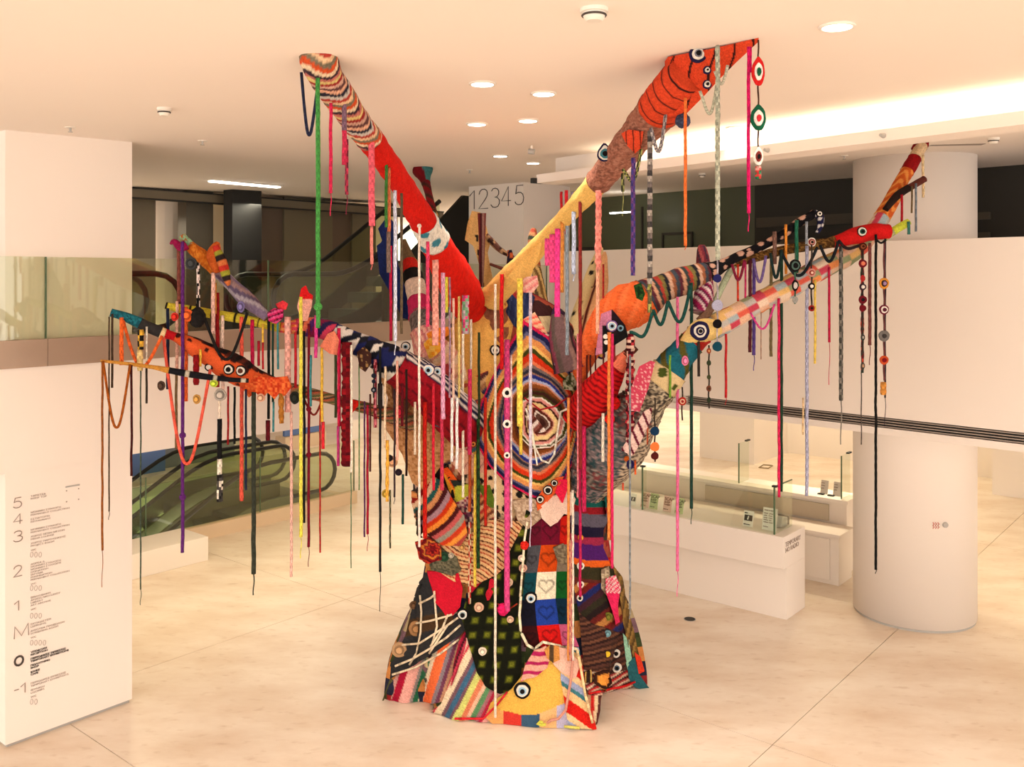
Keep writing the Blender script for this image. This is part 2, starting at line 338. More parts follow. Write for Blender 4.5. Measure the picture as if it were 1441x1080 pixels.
# ---------------------------------------------------------------- round column
cc = (5.035, 11.58)
ck = MB().disc(cc, .715, .03, 5.8, 96).obj('column', PAINT, smooth=False); tag(ck, 'thick round white column under the right end of the bridge', kind='structure')
for p in ck.data.polygons: p.use_smooth = len(p.vertices) == 4
tag(MB().disc(cc, .705, 0, .03, 96).obj('baseboard_column', GREY), 'recessed foot of the round column', kind='structure')
def colpt(px, py):                                    # point of the column's surface seen at a pixel
    d = Vector(((px-CX)/F, 1)); c = Vector(cc); A = d.dot(d); B = -2*d.dot(c); Q = c.dot(c)-.715**2
    t = (-B-math.sqrt(B*B-4*A*Q))/(2*A); q = d*t; return Vector((q.x, q.y, HC-(py-HZ)/F*t)), Vector((q.x-c.x, q.y-c.y, 0)).normalized()
REDM = mat('red_vinyl', (.55, .09, .05), .5)
q, nn = colpt(1317, 740); rt = Vector((0, 0, 1)).cross(nn)
sgn = empty('wavy_pictogram', q, label='small red wavy line pictogram on the round column', cat='sign')
for i in range(3):
    put(MB().tube([q+nn*.003+rt*((i-1)*.028+.008*(1 if j % 2 else -1))+Vector((0, 0, .036-j*.018)) for j in range(5)], .0045, 5).obj('wave_line', REDM), sgn)
q, nn = colpt(1330, 739); tag(MB().tube([q, q+nn*.02], [.035, .03], 16).obj('push_knob', GREY), 'small grey round knob beside the red pictogram on the column', 'knob')
# ---------------------------------------------------------------- rooms beyond the bridge
tag(MB().ab(19.37, 21.2, 9.05, 10.4, 0, 3.2).obj('wall_far_block', PAINT), 'white box shaped block standing far behind the bridge', kind='structure')
tag(MB().ab(21.2, 21.4, -6, 9.05, 0, 3.2).obj('wall_far_right', PAINT), 'white back wall behind the round column', kind='structure')
tag(MB().ab(19.65, 21.2, -6, 4.27, 0, 3.2).obj('wall_far_projection', PAINT), 'white wall projection at the far right edge', kind='structure')
tag(MB().ab(27, 27.2, 9, 22, 0, 3.4).obj('wall_far_end', PAINT), 'cream end wall far behind the tree', kind='structure')
tag(MB().ab(3, 27.2, 21, 21.2, -3.5, 3.3).obj('wall_far_left', mat('grey_wall', (.36, .36, .36), .7)), 'grey wall far behind the lower escalators', kind='structure')
for p0, p1, z0, z1, m, lb in ((170, 232, .0, 1.5, BLUEW, 'blue wall screen behind the lower escalators at the left'), (400, 452, .32, .62, BLUEW, 'small blue screen on the tan box behind the escalators'), (460, 484, .55, .80, BLUEW, 'blue screen right of the small one on the tan box')):
    tag(MB().ab(a_of(p0, 18.6), a_of(p1, 18.6), 18.58, 18.66, z0, z1).obj('blue_screen', m), lb, 'screen')
tag(MB().ab(a_of(398, 18.6), a_of(455, 18.6), 18.5, 18.9, 0, .31).obj('low_box', mat('sand_curb', (.72, .55, .38))), 'low tan box under the small blue screen', 'box')
tag(MB().ab(a_of(232, 18.8), a_of(330, 18.8), 18.8, 18.9, -.02, 1.5).obj('wall_far_screen', mat('slate_wall', (.20, .22, .25), .6)), 'slate grey wall screen behind the lower escalators', kind='structure')
for p0, p1, lb in ((256, 264, 'narrow white post behind the left lower escalator'), (325, 341, 'wide white post behind the lower escalators'), (492, 500, 'white post beyond the end of the glass balustrade')):
    tag(MB().ab(a_of(p0, 19.4), a_of(p1, 19.4), 19.4, 19.6, -.2 if p0 < 400 else 0, 1.9).obj('white_post', PAINT), lb, 'post')
# ---------------------------------------------------------------- ground floor balustrade, pit and escalators
curb = MB().ab(3.0, 11.38, 13.2, 13.34, 0, .22); curb.ab(11.30, 11.42, 13.34, 17.6, 0, .10)
tag(curb.obj('trim_6', mat('sand_curb', (.72, .55, .38), .6, noise=.05)), 'sand coloured kerb along the escalator pit', kind='structure')
gb = empty('glass_balustrade', AB(7, 13.27, .22), label='low glass balustrade on the sand kerb round the lower escalators', cat='balustrade')
for a0, a1 in ((3.0, 5.2), (5.2, 7.25), (7.25, 9.3), (9.3, 11.36)):
    put(MB().ab(a0+.006, a1-.006, 13.262, 13.278, .15, 1.15).obj('glass_pane', GLASS), gb)
    put(MB().ab(a1-.006, a1+.006, 13.26, 13.28, .15, 1.15).obj('pane_edge', GEDGE), gb)
pit = MB().ab(3, 11.38, 17.6, 17.7, -4, -.03).ab(2.9, 3, 13.3, 17.7, -4, -.03).ab(11.38, 11.45, 13.3, 17.6, -4, -.03).ab(3, 11.38, 13.3, 17.6, -4.05, -4)
tag(pit.obj('wall_pit', PALEG), 'pale green walls of the escalator pit', kind='structure')
def escalator(name, label, bs, aend, dirn, zf, flat, run, slope, truss=TRUSS, below=None):
    """two glass balustrades with loop handrails; dirn = -1 runs towards smaller a; slope > 0 rises, < 0 falls"""
    e = empty(name, AB(aend, bs[0], zf), label=label, cat='escalator')
    def prof(u):                                       # height of the tread line above zf at distance u from the newel
        return 0 if u < flat else (u-flat)*slope
    R = .34
    for b in bs:
        top = []; m = 26
        for k in range(9):                             # newel half circle
            an = -PI/2+PI*k/8; top.append((R-R*math.cos(an), .60+R*math.sin(an)))
        L = flat+run
        for k in range(1, m+1):
            u = R+(L-R)*k/m; um = max(0, min(1, (u-flat+.5)/1.0)); top.append((u, .94+(slope*(u-flat) if u > flat+.5 else slope*.5*um*um)))
        low = [(u, (zz-.68 if i >= 9 else zz)) for i, (u, zz) in enumerate(top)]
        pt = lambda u, zz: AB(aend+dirn*u, b, zf+zz)
        rail = [pt(.95, .26), pt(.6, .26)]+[pt(*q) for q in top]
        put(MB().tube(rail, .038, 8).obj('handrail', BLACK, smooth=True), e)
        g = MB()
        for k in range(8, len(top)-1):
            u0, z0 = top[k]; u1, z1 = top[k+1]; g.quadstrip(pt(u0, z0-.03), pt(u1, z1-.03), pt(u1, z1-.66), pt(u0, z0-.66))
        put(g.obj('glass_panel', GLASSE), e)
        ring = [pt(u, zz) for u, zz in top[:9]]; put(MB().quadstrip(*ring).obj('newel_glass', GLASSE), e)
        sk = MB()
        for k in range(8, len(top)-1):
            u0, z0 = top[k]; u1, z1 = top[k+1]
            sk.prism([pt(u0, z0-.66), pt(u1, z1-.66), pt(u1, z1-1.02), pt(u0, z0-1.02)], tuple(AB(0, .05)))
        put(sk.obj('skirt', truss), e)
    L = flat+run; n = int(L/.4); b0, b1 = min(bs)+.08, max(bs)-.06
    for k in range(n):
        u0, u1 = .25+k*.4, .25+(k+1)*.4-.01; zz = zf+prof(u0+.2)
        put(MB().ab(min(aend+dirn*u0, aend+dirn*u1), max(aend+dirn*u0, aend+dirn*u1), b0, b1, zz-.18, zz-.01).obj('step', STEPM), e)
    return e
escalator('escalator', 'front lower escalator descending to the left behind the glass balustrade', (13.62, 14.85), 11.2, -1, 0, 1.9, 5.6, -.55)
escalator('escalator', 'rear lower escalator descending to the left beside the front one', (15.35, 16.1), 11.35, -1, 0, 2.0, 5.6, -.55)
e3 = escalator('escalator', 'dark escalator rising to the right in the upper left gallery', (10.75, 11.9), 7.75, 1, 3.3, 1.45, 1.85, .66, BLACKP)
escalator('escalator', 'escalator newel of the upper gallery beside the left pier', (10.75, 11.6), 6.35, -1, 3.3, 1.7, 1.5, .66)
tr = []
for u, zz in ((1.95, 3.32), (3.0, 3.32), (4.2, 4.1), (4.2, 5.58), (3.75, 5.58), (2.35, 4.45), (1.95, 4.1)): tr.append(AB(7.75+u, 10.62, zz))
put(MB().prism(tr, tuple(AB(0, .06))).obj('truss_cladding', BLACKP), e3)
# white plinth at the left
tag(MB().ab(5.2, 7.66, 12.22, 12.95, 0, .35).obj('plinth', FURN, bevel=.006), 'low white box plinth on the floor beside the left pier', 'plinth')
tag(MB().ab(a_of(600, 19), a_of(648, 19), 19.0, 19.5, 0, .95).obj('far_counter', FURN), 'white counter far behind the tree', 'counter')
tag(MB().ab(a_of(488, 18.6), a_of(512, 18.6), 18.4, 18.9, 0, 1.05).obj('far_pedestal', FURN), 'white pedestal beyond the glass balustrade', 'pedestal')
# ---------------------------------------------------------------- reception counter with glass case
ct = empty('reception_counter', AB(10.8, 5.6), label='long white reception counter with a stepped front and glass screens', cat='counter')
put(MB().ab(10.84, 11.41, 4.64, 9.2, .0, .64).obj('lower_body', FURN, bevel=.004), ct)
put(MB().ab(10.75, 11.41, 4.64, 9.2, .64, 1.03).obj('upper_body', FURN, bevel=.004), ct)
for b0, b1 in ((4.78, 6.66), (6.68, 8.6)):
    put(MB().ab(10.80, 10.81, b0, b1, 1.031, 1.62).obj('glass_screen', GLASSC), ct)
for b in (4.78, 6.67):
    g = MB().ab(10.80, 11.33 if b < 5 else 10.90, b-.006, b+.006, 1.031, 1.62).obj('side_glass', GLASSC); put(g, ct)
    put(MB().ab(10.795, 10.812, b-.009, b+.009, 1.031, 1.62).obj('glass_edge', GEDGE), ct)
    put(MB().ab(10.79, 10.84, b-.03, b+.03, 1.612, 1.632).obj('clip', BLACKP), ct)
put(MB().ab(10.81, 11.33, 4.772, 4.788, 1.612, 1.624).obj('top_edge', GEDGE), ct)
rr = Vector((N2[0], N2[1], 0))
for i, s in enumerate(('TEMPORARY', 'NO RADIO')):
    o = AB(10.80, 4.638, .90-i*.07); text(s, .082, o, rr, (0, 0, 1), LETTERL, 'lettering', ct)
# rear counter and low desk
rc2 = empty('rear_counter', AB(13.3, 5), label='tall white rear counter behind the reception counter', cat='counter')
put(MB().ab(13.05, 13.5, 4.70, 8.8, 0, 1.0).obj('body', FURN, bevel=.004), rc2)
put(MB().ab(12.98, 13.52, 4.66, 8.8, 1.0, 1.05).obj('top', FURN, bevel=.004), rc2)
put(MB().ab(13.02, 13.05, 4.95, 6.9, .72, .95).obj('back_panel', mat('shelf_taupe', (.55, .47, .36), .6)), rc2)
for b in (4.78, 6.35):
    put(MB().ab(13.06, 13.40, b-.006, b+.006, 1.051, 1.66).obj('glass_screen', GLASSC), rc2)
    put(MB().ab(13.055, 13.07, b-.008, b+.008, 1.051, 1.66).obj('glass_edge', GEDGE), rc2)
    put(MB().ab(13.30, 13.42, b-.02, b+.02, 1.655, 1.675).obj('clip', BLACKP), rc2)
dk = empty('low_desk', AB(12.5, 5.5), label='low white desk with a cupboard front before the rear counter', cat='desk')
put(MB().ab(12.48, 12.97, 4.60, 8.7, 0, .66).obj('body', FURN, bevel=.004), dk)
put(MB().ab(12.44, 12.98, 4.57, 8.7, .66, .70).obj('top', FURN, bevel=.003), dk)
put(MB().ab(12.455, 12.48, 4.72, 5.35, .06, .62).obj('door', FURN, bevel=.003), dk)
lb = tag(MB().ab(11.44, 12.41, 8.3, 8.75, 0, 1.04).obj('counter_return', FURN, bevel=.004), 'white return block joining the counters near the tree', 'counter')
# printed cards standing on the counter
PINK = mat('pale_pink_card', (.80, .52, .46), .7); GREENC = mat('pale_green_card', (.50, .58, .30), .7); WHITEC = mat('white_card', (.84, .80, .74), .7); CARDTXT = mat('card_print_brown', (.22, .08, .05), .7); CARDTXG = mat('card_print_green', (.09, .13, .05), .7)
nrm_b = Vector((-N1[0], -N1[1], 0))
def card(px, pyb, wd, ht, m, tm, lines, label, a=10.93, z=1.031, name='card', pic=False, group=None):
    k = (px-CX)/F; b = a*(.639-.769*k)/(.769+.639*k)
    e = empty(name, AB(a, b, z), label=label, cat='card', group=group)
    put(MB().prism([AB(a, b, z), AB(a, b-wd, z), AB(a+.05, b-wd, z+ht), AB(a+.05, b, z+ht)], tuple(AB(.004, 0))).obj('sheet', m), e)
    put(MB().prism([AB(a+.004, b-wd*.3, z), AB(a+.10, b-wd*.3, z), AB(a+.05, b-wd*.3, z+ht*.8)], tuple(AB(0, -.004))).obj('foot', m), e)
    upv = (AB(.05, 0)+Vector((0, 0, ht))).normalized()
    for (s, sz, fr) in lines:
        o = AB(a-.003, b-wd*.08, z)+upv*(ht*fr); text(s, sz, o, nrm_b, upv, tm, 'print', e, thin=.001)
    if pic:
        o = AB(a-.003, b-wd*.1, z)+upv*(ht*.38); u = nrm_b*wd*.8
        put(MB().quadstrip(o, o+u, o+u+upv*ht*.38, o+upv*ht*.38).obj('picture', LETTER, flip=False), e)
        put(MB().quadstrip(o+u*.35+upv*ht*.1-AB(.002,0), o+u*.5+upv*ht*.05-AB(.002,0), o+u*.6+upv*ht*.3-AB(.002,0), o+u*.45+upv*ht*.33-AB(.002,0)).obj('figure', WHITEC, flip=False), e)
card(886, 712, .09, .15, WHITEC, LETTER, (), 'small white card with a dark picture at the left end of the counter', pic=True)
for px, m, tm, lbl in ((901, PINK, CARDTXT, 'pale pink printed card, first of the row on the counter'), (913.5, GREENC, CARDTXG, 'pale green printed card standing right of the first pink card'), (932.5, PINK, CARDTXT, 'pale pink printed card between two green ones'), (949, GREENC, CARDTXG, 'pale green printed card at the right end of the row')):
    card(px, 722, .124, .20, m, tm, (('SCAP', .058, .74), ('SLEEP', .036, .56), ('Tonight', .03, .42), ('now on', .022, .12)), lbl)
card(1045, 744, .135, .19, WHITEC, LETTER, (('open', .02, .86), ('visit us here', .018, .12)), 'white card with a black photograph beside the counter corner', pic=True)
card(1072, 750, .19, .27, WHITEC, LETTERL, (('TERMS OF ENTRY', .018, .88), ('tickets   prices', .02, .74), ('adults    8 euro', .018, .64), ('groups   4 euro', .018, .54), ('children   free', .018, .44), ('students  4 euro', .018, .34), ('thank you', .016, .14)), 'tall white printed notice sheet at the counter corner')
for px, lbl in ((1154, 'grey printed sheet standing on the rear counter'), (1172, 'grey printed sheet beside the glass screen of the rear counter')):
    card(px, 704, .11, .19, mat('grey_card', (.60, .54, .48), .7), LETTERL, (('prices', .02, .8), ('tickets', .02, .6), ('guide', .02, .4)), lbl, a=13.2, z=1.051)
mo = empty('tilted_screen', AB(11.25, 4.85, 1.031), label='tilted grey desk screen with a black end at the counter corner', cat='screen')
put(MB().prism([AB(11.10, 5.02, 1.045), AB(11.30, 5.02, 1.045), AB(11.30, 5.02, 1.14), AB(11.16, 5.02, 1.17)], tuple(AB(0, -.20))).obj('housing', GREY, bevel=.01), mo)
put(MB().prism([AB(11.305, 5.03, 1.04), AB(11.335, 5.03, 1.04), AB(11.335, 5.03, 1.15), AB(11.305, 5.03, 1.15)], tuple(AB(0, -.22))).obj('end_cap', BLACK, bevel=.01), mo)
for px, lbl in ((1150, 'dark pen tray lying on the rear counter'), (1164, 'dark flat tray beside the glass on the rear counter')):
    k = (px-CX)/F; a = 13.12; b = a*(.639-.769*k)/(.769+.639*k)
    tag(MB().ab(a, a+.06, b-.09, b, 1.051, 1.066).obj('tray', BLACKP, bevel=.003), lbl, 'tray')
# floor outlet and grating
fo = empty('floor_outlet', (2.18, 11.33, 0), label='round dark outlet cover let into the floor before the counter', cat='outlet')
put(MB().disc((2.18, 11.33), .065, .0005, .006, 28).obj('cover', BLACKP), fo); put(MB().disc((2.18, 11.33), .075, .0005, .003, 28).obj('rim', GREY), fo)
gr = empty('floor_grating', G(1077, 657), label='thin rectangular frame let into the far floor behind the counters', cat='floor hatch')
q0, q1, q2, q3 = G(1068, 659), G(1081, 660), G(1087, 656), G(1074, 655)
for a_, b_ in ((q0, q1), (q1, q2), (q2, q3), (q3, q0)): put(MB().tube([a_+Vector((0, 0, .006)), b_+Vector((0, 0, .006))], .016, 4).obj('frame_bar', mat('bronze_frame', (.25, .17, .08), .5)), gr)
# ---------------------------------------------------------------- directory lettering on the left pier
dr = empty('floor_directory', AB(3.5, 8.715, 1.2), label='floor directory lettering on the white left pier', cat='sign')
def sgn(px, py):                                      # the pier's face (b = 8.715) seen at a pixel
    a = a_of(px, 8.715); o = AB(a, 8.714); o.z = HC-(py-HZ)*o.y/F; return o
N2v = Vector((N2[0], N2[1], 0))
def sgtext(s, px, py, hpx, m, thin=-.003, xs=1.0):
    o = sgn(px, py); return text(s, hpx*o.y/F*1.40, o, N2v, (0, 0, 1), m, 'lettering', dr, thin=thin, depth=.0015, xs=xs)
for ch, py, px, h, xs in (('5', 716, 19, 14, 1.35), ('4', 739, 19, 14, 1.35), ('3', 764, 19, 15, 1.35), ('2', 813, 19, 15, 1.2), ('1', 861, 20, 13.5, 1.3), ('M', 900, 20, 17, 1.25), ('-', 978, 20, 13, 1.4), ('1', 977, 29, 13.5, 1.3)):
    o = sgn(px, py); glyph(ch, o, N2v*xs, h*o.y/F, .0042, LETTERL, dr)
sgtext('O', 19, 940, 15, LETTER, .003, .85)
def block(py, lines, m, thin=-.0004, step=3.7, gap=2.2):
    y = py
    for i, s in enumerate(lines):
        if s: sgtext(s, 43, y, 2.5, m, thin, 1.28)
        y += step if s else gap
block(700, ('ΤΑΡΑΤΣΑ', 'ROOF TOP'), LETTERL)
block(723, ('ΜΟΝΙΜΗ ΣΥΛΛΟΓΗ', 'PERMANENT COLLECTION', '', 'ΕΣΤΙΑΤΟΡΙΟ', 'RESTAURANT'), LETTERL)
block(747.5, ('ΜΟΝΙΜΗ ΣΥΛΛΟΓΗ', 'PERMANENT COLLECTION', '', 'ΧΩΡΟΣ ΝΕΩΝ ΜΕΣΩΝ', 'MEDIA LOUNGE', '', 'ΧΩΡΟΣ ΠΑΡΟΥΣΙΑΣΗΣ', 'PROJECT ROOM', '', 'WC'), LETTERL)
block(796, ('ΔΩΡΕΑ Δ.', 'ΜΟΝΙΜΗ ΣΥΛΛΟΓΗ', 'ΜΟΝΙΜΗ ΣΥΛΛΟΓΗ', 'DONATION', 'ΙΔΡΥΜΑ', 'FOUNDATION', 'PERMANENT COLLECTION', '', 'WC'), LETTERL)
block(843, ('ΒΙΒΛΙΟΘΗΚΗ', 'ΑΡΧΕΙΟ ΜΟΥΣΕΙΟΥ', 'LIBRARY', 'ART ARCHIVE', '', 'WC'), LETTERL)
block(880.5, ('ΕΚΠΑΙΔΕΥΣΗ', 'LEARNING', '', 'ΑΙΘΟΥΣΑ ΠΡΟΒΟΛΩΝ', 'SCREENING ROOM', '', 'WC'), LETTERL)
block(920, ('ΥΠΟΔΟΧΗ', 'RECEPTION', '', 'ΠΕΡΙΟΔΙΚΕΣ ΕΚΘΕΣΕΙΣ', 'TEMPORARY EXHIBITIONS', '', 'ΠΩΛΗΤΗΡΙΟ', 'SHOP', '', 'ΚΑΦΕ', 'CAFE'), LETTER, .0006, 3.55)
block(964, ('ΠΕΡΙΟΔΙΚΕΣ ΕΚΘΕΣΕΙΣ', 'TEMPORARY EXHIBITIONS', '', 'ΦΥΛΑΞΗ', 'LOCKERS', '', 'WC'), LETTERL)
for py, n in ((781, 3), (828, 3), (867, 3), (905, 4), (988, 2)):
    for i in range(n):
        o = sgn(44.5+i*6, py); pts = [o+N2v*.012*math.cos(2*PI*k/10)+Vector((0, 0, .024*math.sin(2*PI*k/10))) for k in range(10)]
        put(MB().tube(pts, .0017, 4, close=True).obj('pictogram', LETTERL), dr)
fp = empty('mounting_plate', sgn(102, 697), label='faint small mounting plate with four dots on the left pier', cat='plate')
for dx, dy in ((-8.5, -6), (8.5, -9), (-8.5, 9.5), (8.5, 6)):
    o = sgn(102+dx, 697+dy); put(MB().tube([o, o-Vector((*[N1[0]*.004, N1[1]*.004], 0))], .006, 6).obj('dot', LETTERL), fp)
o = sgn(92, 685); put(MB().prism([o, sgn(112, 681.5), sgn(112, 683.5), o-Vector((0, 0, .012))], (-N1[0]*.004, -N1[1]*.004, 0)).obj('slot_mark', GREY), fp)
# ---------------------------------------------------------------- things on the ceiling
def on_ceiling(px, py):
    a = 6
    for _ in range(8):
        Y = (CZ(a)-HC)*F/(HZ-py); X = (px-CX)/F*Y; a = X*N2[0]+Y*N2[1]
    return Vector((X, Y, CZ(a)))
for i, (px, py) in enumerate(((679, 117), (765, 131), (671, 174), (743, 169), (704, 219), (750, 229), (1178, 36), (1036, 179))):
    q = on_ceiling(px, py)
    lbl = ['nearest left lamp of the downlight cluster over the tree', 'nearest right lamp of the downlight cluster', 'second left lamp of the downlight cluster', 'second right lamp of the downlight cluster', 'rearmost left lamp of the downlight cluster', 'rearmost right downlight near the cove end', 'single downlight in the right front of the ceiling', 'single downlight behind the orange branch tip'][i]
    e = empty('downlight', q, label='round glowing '+lbl, cat='lamp', group=None)
    put(MB().disc((q.x, q.y), .075, q.z-.012, .03, 28).obj('lens', EMIT), e)
    rg = MB(); rg.tube([(q.x+.085*math.cos(2*PI*k/28), q.y+.085*math.sin(2*PI*k/28), q.z-.004) for k in range(28)], .012, 6, close=True); put(rg.obj('trim_ring', WPLAST, smooth=True), e)
    light('downlight_beam', 'SPOT', (q.x, q.y, q.z-.03), 50, WARM, spot=1.7, blend=.7, radius=.07)
for px, py, r, lbl in ((836, 20, .07, 'white smoke detector on the ceiling between the big branches'), (231, 160, .055, 'white smoke detector on the ceiling above the left pier'), (1398, 202, .06, 'white smoke detector under the bridge ceiling at the right edge'), (988, 252, .05, 'small white detector on the dark ceiling behind the cove')):
    q = on_ceiling(px, py-8); e = empty('smoke_detector', q, label=lbl, cat='smoke detector')
    put(MB().tube([(q.x, q.y, q.z+.01), (q.x, q.y, q.z-.02), (q.x, q.y, q.z-.022)], [r, r, r*.9], 24).obj('base', WPLAST), e)
    put(MB().tube([(q.x, q.y, q.z-.02), (q.x, q.y, q.z-.05), (q.x, q.y, q.z-.062)], [r*.85, r*.72, r*.55], 24).obj('chamber', WPLAST), e)
    put(MB().tube([(q.x+r*.82*math.cos(2*PI*k/24), q.y+r*.82*math.sin(2*PI*k/24), q.z-.034) for k in range(24)], .006, 5, close=True).obj('vent_slit', LETTER), e)
for px, py, lbl in ((99, 182, 'white sprinkler head near the left pier top'), (285, 201, 'white sprinkler head above the left gallery edge'), (540, 212, 'white sprinkler head behind the left big branch'), (661, 242, 'small sprinkler head near the numbered pier'), (1188, 222, 'small sprinkler head behind the cove')):
    q = on_ceiling(px, py-3); e = empty('sprinkler', q, label=lbl, cat='sprinkler')
    put(MB().disc((q.x, q.y), .045, q.z-.008, .01, 18).obj('rosette', WPLAST), e)
    put(MB().tube([(q.x, q.y, q.z), (q.x, q.y, q.z-.04)], [.012, .009], 8).obj('stem', GREY), e); put(MB().disc((q.x, q.y), .02, q.z-.045, .005, 12).obj('deflector', GREY), e)
def lip_pt(px):
    k = (px-CX)/F; t = (C0.x-k*C0.y)/(k*cdv.y-cdv.x); return CV(t, -.005, 5.345)
for px, lbl in ((1244, 'small silver sprinkler on the cove lip at the right'), (1081, 'small silver sprinkler on the cove lip in the middle')):
    q = lip_pt(px); tag(MB().tube([q, q-Vector((cn.x, cn.y, 0))*.05], [.022, .014], 10).obj('lip_sprinkler', GREY), lbl, 'sprinkler')
q = on_ceiling(748, 205); e = empty('camera_dome', q, label='small grey camera hanging from the ceiling by the cove end', cat='security camera')
put(MB().tube([(q.x, q.y, q.z), (q.x, q.y, q.z-.05)], .012, 8).obj('stem', WPLAST), e); put(MB().tube([(q.x-.03, q.y, q.z-.06), (q.x+.03, q.y-.02, q.z-.07)], [.03, .03], 12).obj('body', GREY), e)
q = on_ceiling(1345, 204); tag(MB().prism([q+Vector((-.28, -.03, -.004)), q+Vector((.28, -.10, -.004)), q+Vector((.28, .0, -.004)), q+Vector((-.28, .07, -.004))], (0, 0, .004)).obj('ceiling_vent', mat('vent_grey', (.25, .2, .16), .6)), 'thin grey air vent in the dark ceiling before the column', 'air vent')
# ================================================================ the yarn covered tree
from mathutils import noise as mnoise
def lin(c):
    out = []
    for v in c:
        v = max(0, min(255, v))/255; out.append((v/12.92 if v <= .04045 else ((v+.055)/1.055)**2.4)*.84)
    return tuple(out)
def yarn_mat(name, rib=0):
    m = bpy.data.materials.new(name); m.use_nodes = True; N, L = nt(m); p = N['Principled BSDF']
    at = N.new('ShaderNodeAttribute'); at.attribute_name = 'Col'; tc = N.new('ShaderNodeTexCoord')
    n = N.new('ShaderNodeTexNoise'); n.inputs['Scale'].default_value = 110; n.inputs['Detail'].default_value = 3; L.new(tc.outputs['Object'], n.inputs['Vector'])
    mr = N.new('ShaderNodeMapRange'); mr.inputs[1].default_value = .3; mr.inputs[2].default_value = .7; mr.inputs[3].default_value = .78; mr.inputs[4].default_value = 1.12; L.new(n.outputs['Fac'], mr.inputs[0])
    mx = N.new('ShaderNodeVectorMath'); mx.operation = 'SCALE'; L.new(at.outputs['Color'], mx.inputs[0]); L.new(mr.outputs[0], mx.inputs['Scale']); L.new(mx.outputs[0], p.inputs['Base Color'])
    p.inputs['Roughness'].default_value = .92; p.inputs['Specular IOR Level'].default_value = .12
    b = N.new('ShaderNodeBump'); b.inputs['Strength'].default_value = .5; b.inputs['Distance'].default_value = .008; L.new(n.outputs['Fac'], b.inputs['Height']); L.new(b.outputs[0], p.inputs['Normal'])
    return m
YARN = yarn_mat('knitted_yarn')
tree = empty('yarn_tree', (0, 9.35, 0), label='large tree sculpture covered in colourful knitted and crocheted patches on the marble floor', cat='sculpture')
def h2(a, b=0):
    v = math.sin(a*127.1+b*311.7)*43758.5453; return v-math.floor(v)
# ---- trunk body
LV = [(974, 541, 912, .70), (940, 549, 898, .68), (900, 571, 889, .64), (860, 583, 880, .61), (820, 592, 868, .59), (780, 600, 858, .58), (740, 597, 853, .60), (700, 592, 850, .60),
      (660, 594, 846, .58), (620, 600, 842, .56), (580, 604, 836, .53), (540, 608, 828, .50), (500, 615, 818, .46), (460, 630, 806, .42), (430, 652, 780, .34), (408, 672, 742, .26)]
YC = 9.35
def lerp(a, b, t): return a+(b-a)*t
def ring(y):
    for i in range(len(LV)-1):
        if LV[i+1][0] <= y <= LV[i][0]:
            t = (LV[i][0]-y)/(LV[i][0]-LV[i+1][0]); return [lerp(LV[i][k], LV[i+1][k], t) for k in (1, 2, 3)]
    return list(LV[-1][1:])
FOOT = [(540, 985), (556, 988), (580, 988), (611, 989), (613, 1001), (630, 1008), (650, 1012), (690, 1013), (760, 1018), (800, 1021), (836, 1022), (833, 1000), (829, 977), (850, 973), (880, 966), (894, 962), (912, 967), (906, 950), (860, 928), (760, 920), (640, 922), (570, 938), (548, 958)]
FT = [G(*p) for p in FOOT]; TC = Vector((.02, YC, 0))
def foot_r(th):
    d = Vector((math.cos(th), math.sin(th), 0)); best = .6
    for i in range(len(FT)):
        a = FT[i]-TC; b = FT[(i+1) % len(FT)]-TC; e = b-a; den = d.x*e.y-d.y*e.x
        if abs(den) < 1e-9: continue
        t = (a.x*e.y-a.y*e.x)/den; u = (a.x*d.y-a.y*d.x)/den
        if t > 0 and -1e-6 <= u <= 1+1e-6: best = max(best, t)
    return best
bmb = MB(); NT = 160; ys = [974-566*i/80 for i in range(81)]; FR = [foot_r(2*PI*j/NT) for j in range(NT)]
for y in ys:
    xl, xr, ry = ring(y); z = HC-(y-HZ)*YC/F; X0 = ((xl+xr)/2-CX)/F*YC; rx = (xr-xl)/2/F*YC; wf = max(0, 1-z/1.15)**1.25
    for j in range(NT):
        th = 2*PI*j/NT; fold = (max(0, 1-z/1.6))**1.3
        r = 1+.03*fold*math.sin(9*th+1.2)*(1-wf)+.02*fold*math.sin(17*th)+.02*math.sin(5*th+z*2)*(1-wf)
        ex, ey = X0+rx*r*math.cos(th), YC+ry*r*math.sin(th); fx, fy = TC.x+FR[j]*math.cos(th), YC+FR[j]*math.sin(th)
        bmb.v.append((lerp(ex, fx, wf), lerp(ey, fy, wf), max(0, z)))
STRP = [(150, 40, 40), (40, 40, 60), (200, 130, 70), (60, 70, 40), (120, 90, 100), (190, 170, 130), (60, 30, 30), (170, 80, 60)]
for i in range(80):
    for j in range(NT):
        bmb.f.append((i*NT+j, i*NT+(j+1) % NT, (i+1)*NT+(j+1) % NT, (i+1)*NT+j))
        c = STRP[int(i/3+3*math.sin(j/NT*12.6)) % 8]; bmb.c.append(lin([v*(.9+.2*h2(i, j)) for v in c]))
bmb.f.append(tuple(80*NT+j for j in range(NT))); bmb.c.append(lin(STRP[2]))
body = put(bmb.obj('trunk_cover', YARN, smooth=True), tree)
def bvh_of(v, f): return BVHTree.FromPolygons([Vector(p) for p in v], f)
bodyB = bvh_of(bmb.v, bmb.f)
ALLV = list(bmb.v); ALLF = list(bmb.f)
def addall(mb):
    i = len(ALLV); ALLV.extend(mb.v); ALLF.extend(tuple(i+k for k in f) for f in mb.f)
CAM = Vector((0, 0, HC))
def ray(bvh, px, py):
    d = Vector(((px-CX)/F, 1, -(py-HZ)/F)).normalized(); h = bvh.ray_cast(CAM, d)
    return (h[0], h[1]) if h[0] is not None else (None, None)
